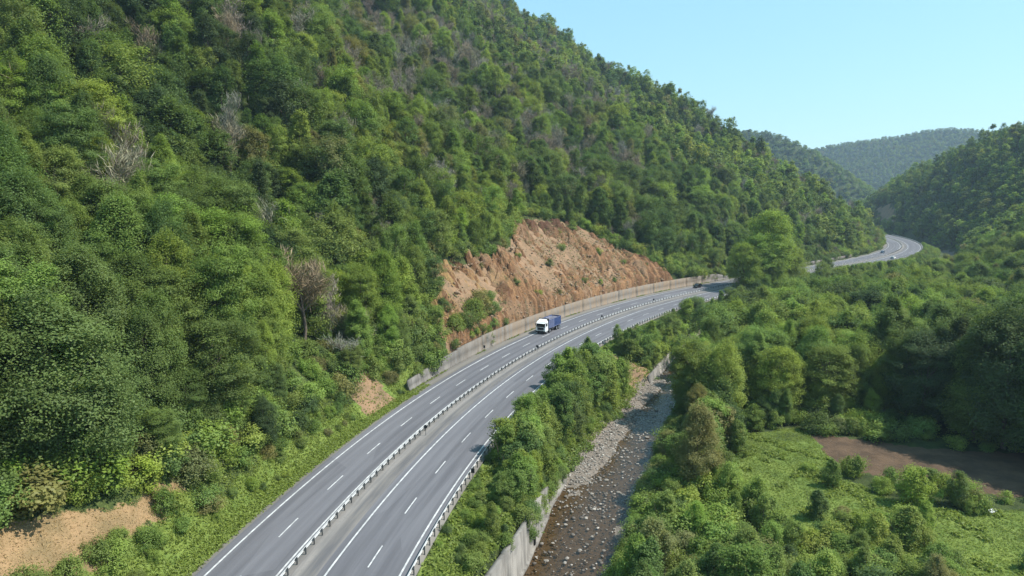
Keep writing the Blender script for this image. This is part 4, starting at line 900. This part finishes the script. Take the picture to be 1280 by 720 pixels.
# ------------------------------------------------------------------ grass
def tufts(x, y, z, h, tone):
    n = len(x); k = 4; C = np.repeat(np.c_[x, y, z], k, 0); hh = np.repeat(h, k); m_ = n * k
    C = C + np.c_[rng.normal(0, .55, (m_, 2)) * hh[:, None], hh * rng.uniform(.15, 1.0, m_)]
    Nn = np.c_[rng.normal(0, .55, (m_, 2)), np.full(m_, .75)]
    sc = np.clip(hh, .07, .4)[:, None]; Nn /= np.linalg.norm(Nn, axis=1)[:, None]; r = rng.normal(size=(m_, 3)); T = np.cross(Nn, r); T /= np.linalg.norm(T, axis=1)[:, None] + 1e-9; B = np.cross(Nn, T); q = rng.uniform(.4, .8, m_)[:, None] * sc
    V = np.stack([C + T * q, C + B * q * .45, C - T * q, C - B * q * .45], 1).reshape(-1, 3)
    return V, np.arange(m_ * 4).reshape(-1, 4), np.repeat(np.clip(np.repeat(tone, k) + rng.normal(0, .15, m_), 0, 1), 4)
xs, ys, hs, ts = [], [], [], []
sg = rng.uniform(-5, 82, 30000); dg = -9.4 - rng.uniform(0, 1, 30000) ** 1.2 * 8; a, b, _ = road(sg, dg); keep = ~((sg > 61) & (sg < 73) & (dg < -11.5) & (rng.uniform(size=30000) < .8)); keep &= ~inpoly(a, b, TAN); xs.append(a[keep]); ys.append(b[keep]); hs.append(rng.uniform(.08, .3, keep.sum())); ts.append(rng.uniform(.3, 1, keep.sum()))
sg = rng.uniform(0, 130, 40000); dg = 12.9 + rng.uniform(0, 13, 40000); a, b, _ = road(sg, dg); e, sd_ = edge_river(a, b); keep = (sd_ < 0) & (e > 1.0) & ~((sg > 113) & (sg < 128) & (dg > 14) & (rng.uniform(size=40000) < .8)); xs.append(a[keep]); ys.append(b[keep]); hs.append(rng.uniform(.12, .45, keep.sum())); ts.append(rng.uniform(.3, .9, keep.sum()))
a = rng.uniform(28, 95, 110000); b = rng.uniform(60, 120, 110000); keep = inpoly(a, b, MEADOW) & ~inpoly(a, b, FIELD) & (fbm(a / 5, b / 5, 81, 3) > -.75); a, b = a[keep], b[keep]; xs.append(a); ys.append(b); hs.append(rng.uniform(.05, .2, len(a)) * (1 + 1.2 * (fbm(a / 3, b / 3, 84, 2) > .25))); ts.append(np.clip(.6 + .4 * fbm(a / 8, b / 8, 82), 0, 1))
sg = rng.uniform(77, 275, 1800); dg = -10.9 - rng.uniform(0, .45, 1800); keep = fbm(sg / 6, sg * 0, 83, 3) > .0; a, b, _ = road(sg[keep], dg[keep]); xs.append(a); ys.append(b); hs.append(rng.uniform(.12, .4, len(a))); ts.append(rng.uniform(.2, .7, len(a)))
x, y, hh, t = map(np.concatenate, (xs, ys, hs, ts)); V, F, L = tufts(x, y, HG(x, y) - .03, hh, t)
gr = obj('grass', np_mesh('grass', V, F, [M['leaf']], {'lv': L})); gr['tint'] = [.165, .215, .048]; tag(gr, 'bright green grass on the verges and the meadow', None, None, 'stuff')
a = rng.uniform(-52, -35, 40000); b = rng.uniform(44, 77, 40000); keep = inpoly(a, b, TAN); a, b = a[keep], b[keep]; V, F, L = tufts(a, b, HG(a, b) - .03, rng.uniform(.03, .13, len(a)), rng.uniform(.3, 1, len(a)))
gr = obj('dry_grass', np_mesh('dry_grass', V, F, [M['twig']], {'lv': L})); gr['tint'] = [.30, .215, .11]; tag(gr, 'dry straw coloured grass on the small bank beside the near slope', None, None, 'stuff')

# ------------------------------------------------------------------ river stones
def stone_mesh(i):
    bm = bmesh.new(); bmesh.ops.create_icosphere(bm, subdivisions=2, radius=1)
    f = rng.uniform(.7, 1.3, 3); ph = rng.uniform(0, 6, 3)
    for v in bm.verts:
        c = v.co; k = 1 + .16 * math.sin(3 * c.x + ph[0]) * math.cos(2.6 * c.y + ph[1]) + .10 * math.sin(5 * c.z + ph[2]); v.co = Vector((c.x * f[0] * k, c.y * f[1] * k, c.z * .62 * k))
    me = bpy.data.meshes.new('boulder'); bm.to_mesh(me); bm.free(); me.materials.append(M['stone']); return me
SM = [stone_mesh(i) for i in range(6)]
def river_pts(n, p0, p1, lo, hi):
    pr = rng.uniform(p0, p1, n); c, rt = river_at(pr); f = rng.uniform(lo, hi, n)[:, None]; q = c[:, :2] + rt * c[:, 2:3] * f; return q[:, 0], q[:, 1], pr, f[:, 0]
bx_, by_, bp_, bf_ = river_pts(760, .6, 7.2, -.9, .98)
k = 0; sl = set()
for i in range(len(bx_)):
    mid_bar = (bp_[i] > 3.0 and bf_[i] < -.15) or bf_[i] > .5
    if mid_bar and rng.uniform() < .45: continue
    r_ = float(np.clip(rng.lognormal(-1.75, .42), .11, .5)); z = max(float(HG(bx_[i], by_[i])), -7.2)
    fx, fy = photo_xy(bx_[i], by_[i], -7.)
    if not (0 < fx < 1 and 0 < fy < 1.02): continue
    o = obj('boulder', SM[k % 6]); o.location = (bx_[i], by_[i], z + r_ * .22); o.rotation_euler = (0, 0, rng.uniform(0, 6)); o.scale = (r_, r_, r_)
    for dg in (1, 2):
        l = f"{'large' if r_ > .4 else 'small' if r_ < .22 else 'mid sized'} stone {'on the river bank' if mid_bar else 'in the river'}, {fx * 100:.{dg}f}% across and {fy * 100:.{dg}f}% down"
        if l not in sl: break
    sl.add(l); tag(o, l, 'stone', 'stones in the river'); k += 1
    if k >= 290: break
ico = bmesh.new(); bmesh.ops.create_icosphere(ico, subdivisions=1, radius=1); iv = np.array([v.co[:] for v in ico.verts]); fi = np.array([[v.index for v in f.verts] for f in ico.faces]); ico.free()
def pebbles(x, y, z, r):
    n = len(x); sc = r[:, None, None] * rng.uniform(.6, 1.3, (n, 1, 3)) * np.array([1, 1, .6]); an = rng.uniform(0, 6.28, n); ca, sa = np.cos(an)[:, None], np.sin(an)[:, None]
    P = iv[None] * sc * (1 + rng.uniform(-.18, .18, (n, len(iv), 1))); X = P[..., 0] * ca - P[..., 1] * sa; Y = P[..., 0] * sa + P[..., 1] * ca
    V = np.stack([X + x[:, None], Y + y[:, None], P[..., 2] + z[:, None]], -1).reshape(-1, 3); F = (fi[None] + (np.arange(n) * len(iv))[:, None, None]).reshape(-1, 3); return V, F, np.repeat(rng.uniform(size=n) ** 1.2, len(iv))
x1, y1, p1_, f1 = river_pts(15000, .3, 8.5, -1.25, 1.2); d1 = rng.uniform(size=15000)
keep = np.where(p1_ > 2.85, (f1 < -.25) | (f1 > .8) | (d1 < .42), (f1 > .7) | (f1 < -.72) * (d1 < .5) | (d1 < .4)); edge_n = fbm(x1 / 4, y1 / 4, 91, 3); keep &= (edge_n > -.45)
x1, y1 = x1[keep], y1[keep]; z1 = np.maximum(HG(x1, y1), -7.18); ok = z1 < -5.6; x1, y1, z1 = x1[ok], y1[ok], z1[ok]; r1 = np.clip(rng.lognormal(-2.1, .45, len(x1)), .05, .34)
V, F, L = pebbles(x1, y1, z1 + r1 * .2, r1); g_ = obj('gravel', np_mesh('gravel', V, F, [M['pebble']], {'lv': L}, True)); tag(g_, 'pale river gravel and cobbles along the stony bed', None, None, 'stuff')
# scrub on the cut: dry tufts
sg = rng.uniform(100, 234, 5200); dg = -13 - rng.uniform(0, 1, 5200) * 34; k_ = (dg > cut_top(sg) + 1.5) & (fbm(sg / 7, dg / 7, 86, 3) > .05 - .3 * sstep(140, 190, sg)); sg, dg = sg[k_], dg[k_]; a, b, _ = road(sg, dg); V, F, L = tufts(a, b, HG(a, b) + .8, rng.uniform(.25, .75, len(a)), rng.uniform(0, 1, len(a)))
gr = obj('dry_scrub', np_mesh('dry_scrub', V, F, [M['twig']], {'lv': L})); gr['tint'] = [.145, .145, .065]; tag(gr, 'thin dry scrub scattered over the bare clay slope', None, None, 'stuff')
# greenery creeping over the gravel on the road side of the river
x2, y2, p2, f2 = river_pts(5000, .9, 6.4, -1.35, -.72); k_ = fbm(x2 / 3.5, y2 / 3.5, 87, 3) > -.05 + .9 * sstep(-1.15, -.75, f2); x2, y2 = x2[k_], y2[k_]; V, F, L = tufts(x2, y2, HG(x2, y2), rng.uniform(.2, .7, len(x2)), rng.uniform(.2, 1, len(x2)))
gr = obj('bank_weeds', np_mesh('bank_weeds', V, F, [M['leaf']], {'lv': L})); gr['tint'] = [.125, .18, .05]; tag(gr, 'low green weeds creeping over the gravel beside the river', None, None, 'stuff')
# dirt clods and rubble on the cut foot
sg = rng.uniform(100, 234, 1400); dg = -12.9 - rng.uniform(0, 1, 1400) ** 1.6 * 24; dg = np.maximum(dg, cut_top(sg) + 3); a, b, _ = road(sg, dg); r1 = np.clip(rng.lognormal(-1.7, .5, 1400), .08, .8)
V, F, L = pebbles(a, b, HG(a, b) + 1.15 + r1 * .1, r1); m2 = plain('clay_rubble', (.27, .185, .12), .95, 0, .4, 1.5)
g_ = obj('rubble', np_mesh('rubble', V, F, [m2], {'lv': L}, False)); tag(g_, 'loose orange clods and stones lying on the clay slope', None, None, 'stuff')

# =================================================================== vehicles
def wheel(parent, x, y, r, w, rim):
    bm = bmesh.new(); cyl(bm, (0, 0, 0), r, w, 'X', 24); bmesh.ops.bevel(bm, geom=[e for e in bm.edges if len(e.link_faces) == 2 and abs(e.calc_face_angle(0)) > 1.2], offset=r * .09, segments=2, affect='EDGES')
    o = fin('wheel', bm, M['black'], parent, False); o.location = (x, y, r)
    bm = bmesh.new(); sx = 1 if x > 0 else -1; cyl(bm, (sx * (w / 2 + .005), 0, 0), r * .58, .03, 'X', 20); cyl(bm, (sx * (w / 2 + .03), 0, 0), r * .22, .06, 'X', 12); fin('rim', bm, rim, o)
    return o
def side_prism(bm, prof, half, taper=0.0, ztap=None):
    """prof: closed (y, z) outline, extruded across the vehicle; upper part drawn in by taper"""
    def hx(z): return half - (taper * max(0, (z - ztap)) if ztap is not None else 0)
    a = [bm.verts.new((-hx(z), y, z)) for y, z in prof]; b = [bm.verts.new((hx(z), y, z)) for y, z in prof]; n = len(prof)
    for i in range(n): bm.faces.new((a[i], a[(i + 1) % n], b[(i + 1) % n], b[i]))
    bm.faces.new(a[::-1]); bm.faces.new(b)
def heading(s, toward):
    th = float(road(s, 0)[2]); return -th + (math.pi if toward else 0)
def lorry(s, d):
    x, y, _ = road(s, d); r = empty('tipper_lorry', (float(x), float(y), .004), heading(s, True)); tag(r, 'white cab tipper lorry with blue ribbed load body driving on the left carriageway', 'lorry')
    bm = bmesh.new(); side_prism(bm, [(4.55, .62), (4.62, 1.25), (4.58, 1.95), (4.28, 2.92), (4.0, 3.06), (2.95, 3.10), (2.85, 2.9), (2.85, .75), (3.0, .62)], 1.22, .06, 1.9)
    bmesh.ops.bevel(bm, geom=[e for e in bm.edges], offset=.05, segments=2, affect='EDGES', profile=.7); cab = fin('cab', bm, M['white'], r)
    bm = bmesh.new(); side_prism(bm, [(4.625, 1.72), (4.60, 2.02), (4.37, 2.70), (4.33, 2.70), (4.5, 1.72)], 1.12); fin('windscreen', bm, M['glass'], cab)
    for sx in (-1, 1):
        bm = bmesh.new(); box(bm, (sx * 1.2, 3.72, 2.22), (.06, .85, .72), None, .02); fin('side_window', bm, M['glass'], cab)
        bm = bmesh.new(); box(bm, (sx * 1.22, 3.7, 1.35), (.03, .95, .98), None, .01); dr = fin('door', bm, M['white'], r)
        bm = bmesh.new(); box(bm, (sx * 1.25, 3.34, 1.62), (.03, .16, .05)); fin('handle', bm, M['dark'], dr)
        bm = bmesh.new(); box(bm, (sx * 1.42, 4.42, 2.25), (.13, .14, .55), None, .03); box(bm, (sx * 1.31, 4.35, 2.5), (.26, .04, .04)); fin('mirror', bm, M['dark'], r)
        bm = bmesh.new(); box(bm, (sx * .92, 4.64, .92), (.42, .06, .22), None, .03); fin('headlight', bm, M['lamp'], r)
        bm = bmesh.new(); box(bm, (sx * .98, -4.72, 1.0), (.36, .05, .14), None, .01); fin('tail_light', bm, M['red'], r)
        bm = bmesh.new(); box(bm, (sx * 1.12, -4.3, .55), (.5, .03, .7)); fin('mudflap', bm, M['white'], r)
    bm = bmesh.new(); box(bm, (0, 4.62, 1.28), (1.7, .05, .52), None, .02); box(bm, (0, 4.62, 1.58), (1.9, .05, .06)); fin('grille', bm, M['dark'], r)
    bm = bmesh.new(); box(bm, (0, 4.6, .62), (2.44, .22, .42), None, .05); fin('bumper', bm, M['dark'], r)
    bm = bmesh.new(); side_prism(bm, [(4.52, 2.66), (4.72, 2.60), (4.72, 2.64), (4.36, 2.82)], 1.1); fin('sun_visor', bm, M['white'], r)
    bm = bmesh.new(); side_prism(bm, [(3.95, 3.06), (3.3, 3.46), (3.0, 3.46), (2.95, 3.06)], .98, .1, 3.06); box(bm, (0, 3.72, 3.22), (.34, .06, .1)); fin('roof_deflector', bm, M['white'], r)
    bm = bmesh.new()
    for sx in (-.42, .42): box(bm, (sx, -.4, .85), (.12, 8.4, .28))
    for yy in (-4, -1, 1.2): box(bm, (0, yy, .85), (.8, .1, .2))
    fin('chassis', bm, M['dark'], r)
    # open load body: floor, sides, headboard, tailgate with ribs
    bm = bmesh.new(); L0, L1, z0, z1 = -4.65, 2.55, 1.12, 3.22
    box(bm, (0, (L0 + L1) / 2, z0 + .06), (2.44, L1 - L0, .12)); 
    for sx in (-1, 1): box(bm, (sx * 1.22, (L0 + L1) / 2, (z0 + z1) / 2), (.06, L1 - L0, z1 - z0))
    box(bm, (0, L1 - .04, (z0 + z1) / 2 + .05), (2.4, .07, z1 - z0 + .1)); box(bm, (0, L0 + .04, (z0 + z1) / 2), (2.4, .07, z1 - z0)); body = fin('load_body', bm, M['blue'], r)
    bm = bmesh.new()
    for sx in (-1, 1):
        for yy in np.linspace(L0 + .1, L1 - .1, 10): box(bm, (sx * 1.285, float(yy), (z0 + z1) / 2), (.075, .09, z1 - z0 - .06))
        box(bm, (sx * 1.285, (L0 + L1) / 2, z1 - .05), (.08, L1 - L0, .12)); box(bm, (sx * 1.285, (L0 + L1) / 2, z0 + .06), (.08, L1 - L0, .12))
    fin('ribs', bm, M['pale_blue'], body)
    for sx in (-1, 1):
        bm = bmesh.new(); box(bm, (sx * 1.258, .95, (z0 + z1) / 2), (.02, 3.0, z1 - z0 - .3)); fin('pale_panel', bm, M['pale_blue'], body)
    V = []; F = []; nx_, ny_ = 9, 20
    for j in range(ny_):
        for i in range(nx_): u = i / 8 * 2 - 1; q = j / 19; V.append((u * 1.19, L0 + .1 + (L1 - L0 - .2) * q, z1 - .16 - .12 * (1 - u * u) + .05 * math.sin(q * 31) + .05 * math.sin(u * 4 + q * 9)))
    F = [(j * nx_ + i, j * nx_ + i + 1, (j + 1) * nx_ + i + 1, (j + 1) * nx_ + i) for j in range(ny_ - 1) for i in range(nx_ - 1)]; obj('tarpaulin', np_mesh('tarpaulin', np.array(V), np.array(F), [M['tarp']], None, True), r)
    bm = bmesh.new(); cyl(bm, (0, L1 + .12, z1 + .2), .2, 2.5, 'X', 16); box(bm, (0, L1 + .05, z1 - .1), (2.48, .16, .5), None, .02); fin('tarpaulin_roll', bm, M['black'], r)
    bm = bmesh.new(); cyl(bm, (1.0, .35, .78), .30, 1.3, 'Y', 20); fin('fuel_tank', bm, M['steel'], r)
    bm = bmesh.new(); box(bm, (-1.0, .35, .78), (.5, 1.2, .5), None, .04); fin('battery_box', bm, M['dark'], r)
    for yy in (3.55, 1.75, -2.15, -3.5):
        for sx in (-1, 1): wheel(r, sx * 1.03, yy, .52, .34 if yy > 0 else .46, M['steel'])
    return r
lorry(139.0, -6.3).scale = (1.1, 1.1, 1.1)
def car(name, s, d, toward, paint, label, rear_dark=False, hgt=1.48, cat='car'):
    x, y, _ = road(s, d); r = empty(name, (float(x), float(y), .004), heading(s, toward)); tag(r, label, cat); k = hgt / 1.48
    bm = bmesh.new(); side_prism(bm, [(2.12, .30), (2.18, .55), (2.05, .78 * k), (1.15, .93 * k), (.45, 1.36 * k), (.1, 1.46 * k), (-1.0, 1.48 * k), (-1.7, 1.30 * k), (-2.02, .98 * k), (-2.12, .85), (-2.14, .40), (-2.05, .28)], .89, .26, .9 * k)
    bmesh.ops.bevel(bm, geom=[e for e in bm.edges], offset=.035, segments=2, affect='EDGES', profile=.7); body = fin('body', bm, paint, r, True)
    bm = bmesh.new(); side_prism(bm, [(1.10, .96 * k), (.50, 1.335 * k), (.45, 1.33 * k), (1.0, .94 * k)], .74); bmesh.ops.translate(bm, verts=bm.verts, vec=(0, .035, .03)); fin('windscreen', bm, M['glass'], r)
    bm = bmesh.new(); side_prism(bm, [(-1.66, 1.29 * k), (-1.97, 1.0 * k), (-1.9, 1.0 * k), (-1.6, 1.27 * k)], .70); bmesh.ops.translate(bm, verts=bm.verts, vec=(0, -.05, .02)); fin('rear_window', bm, M['glass'], r)
    if rear_dark:
        bm = bmesh.new(); box(bm, (0, -2.16, .78), (1.5, .03, .34), None, .01); box(bm, (0, -.45, 1.49 * k), (1.25, 1.6, .02)); fin('dark_roof_and_tailgate', bm, M['carblack'], r)
    for sx in (-1, 1):
        bm = bmesh.new(); side_prism(bm, [(.85, .97 * k), (.38, 1.30 * k), (-1.0, 1.38 * k), (-1.6, 1.2 * k), (-1.65, .99 * k)], .012); bmesh.ops.rotate(bm, verts=bm.verts, cent=(0, 0, .97 * k), matrix=Matrix.Rotation(-sx * .255, 3, 'Y')); bmesh.ops.translate(bm, verts=bm.verts, vec=(sx * .885, 0, 0)); fin('side_window', bm, M['glass'], r)
        bm = bmesh.new(); box(bm, (sx * .66, 2.12, .66), (.36, .1, .13), None, .03); fin('headlight', bm, M['lamp'], r)
        bm = bmesh.new(); box(bm, (sx * .72, -2.12, .84), (.26, .06, .14), None, .02); fin('tail_light', bm, M['red'], r)
        bm = bmesh.new(); box(bm, (sx * .99, .72, 1.0 * k), (.18, .1, .12), None, .03); fin('mirror', bm, paint, r)
        for yy in (1.32, -1.32): wheel(r, sx * .80, yy, .32, .2, M['steel'])
    return r
car('parked_car' if False else 'car', 243, -6.2, True, M['carblack'], 'black car coming round the bend beyond the lorry', False, 1.62)
car('car', 425, 8.6, False, M['white'], 'white car with dark roof and tailgate on the far bend', True, 1.6)
car('car', 462, -5.0, True, M['cargrey'], 'small blue grey car on the inner lanes of the far bend')

# crumpled pale sheet lying on the meadow edge
V = []; F = []; n = 22
for j in range(n):
    for i in range(n):
        u, v = i / (n - 1) * 2 - 1, j / (n - 1) * 2 - 1; rr_ = max(abs(u), abs(v)); V.append((u * 1.0 + .08 * math.sin(7 * v), v * .6 + .07 * math.sin(6 * u), .34 * (1 - rr_ ** 2.5) + .09 * math.sin(6 * u + 3 * v) * (1 - rr_) + .05 * math.sin(11 * u - 7 * v) + .06))
F = np.array([(j * n + i, j * n + i + 1, (j + 1) * n + i + 1, (j + 1) * n + i) for j in range(n - 1) for i in range(n - 1)])
ps_ = obj('plastic_sheet', np_mesh('plastic_sheet', np.array(V), F, [M['plastic']], None, True)); ps_.location = (63.0, 84.6, float(HG(63.0, 84.6))); ps_.rotation_euler = (0, 0, .4); ps_.scale = (.65, .65, .65)
sm_ = ps_.modifiers.new('thickness', 'SOLIDIFY'); sm_.thickness = .02; tag(ps_, 'crumpled pale plastic sheet lying on the grass below the ploughed plot', 'plastic sheet')

# =================================================================== light, air, camera
SUN_EL, SUN_AZ = math.radians(54), math.radians(94)        # azimuth measured from +Y towards +X
w = bpy.data.worlds.new('World'); scene.world = w; w.use_nodes = True; nt = w.node_tree
bg = nt.nodes['Background']; sk = nt.nodes.new('ShaderNodeTexSky'); sk.sky_type = 'NISHITA'; sk.sun_disc = False; sk.sun_elevation = SUN_EL; sk.sun_rotation = SUN_AZ
sk.air_density = 1.0; sk.dust_density = .6; sk.ozone_density = 2.2; sk.altitude = 200
sm = mix_(nt, .5, sk.outputs[0], (1.95, 4.5, 5.4)); nt.links.new(sm, bg.inputs['Color']); bg.inputs['Strength'].default_value = .12      # pale cyan air mixed into the sky
sl_ = bpy.data.lights.new('sun', 'SUN'); sl_.energy = 4.1; sl_.angle = math.radians(.5); sl_.color = (1.0, .95, .87)
so = bpy.data.objects.new('sun', sl_); COL.objects.link(so)
sdir = Vector((math.sin(SUN_AZ) * math.cos(SUN_EL), math.cos(SUN_AZ) * math.cos(SUN_EL), math.sin(SUN_EL))); so.rotation_euler = sdir.to_track_quat('Z', 'Y').to_euler(); so.location = (200, 100, 300)
HAZE = True
if HAZE:
    zt = float(max(ZZ.max() + 40, 80)); bm = bmesh.new(); lo = (float(GX[0]) - 20, float(GY[0]) - 30, -10.); hi = (float(GX[-1]) + 20, float(GY[-1]) + 20, zt)
    box(bm, tuple((a + b) / 2 for a, b in zip(lo, hi)), tuple(b - a for a, b in zip(lo, hi)))
    m, nt, out = new_mat('haze'); pv = nt.nodes.new('ShaderNodeVolumePrincipled'); pv.inputs['Color'].default_value = (.62, .80, 1.0, 1); pv.inputs['Density'].default_value = .00014; pv.inputs['Anisotropy'].default_value = .2
    nt.links.new(pv.outputs[0], out.inputs['Volume']); hz = fin('haze', bm, m); tag(hz, 'thin blue air haze filling the valley', None, None, 'stuff')
cam = bpy.data.cameras.new('camera'); cam.sensor_width = 36; cam.lens = 24.0; cam.clip_start = .5; cam.clip_end = 8000
co = bpy.data.objects.new('camera', cam); COL.objects.link(co); co.location = (0, 0, CAM_H); co.rotation_euler = (math.pi / 2 - .13976, 0, 0); scene.camera = co
vs = scene.view_settings; vs.view_transform = 'Standard'; vs.look = 'None'; vs.gamma = 1; vs.use_curve_mapping = False; vs.exposure = .8
cy = scene.cycles; cy.max_bounces = 6; cy.diffuse_bounces = 4; cy.glossy_bounces = 2; cy.transmission_bounces = 3; cy.transparent_max_bounces = 6; cy.volume_bounces = 0; cy.caustics_reflective = False; cy.caustics_refractive = False
cy.use_denoising = True
scene.render.use_persistent_data = False
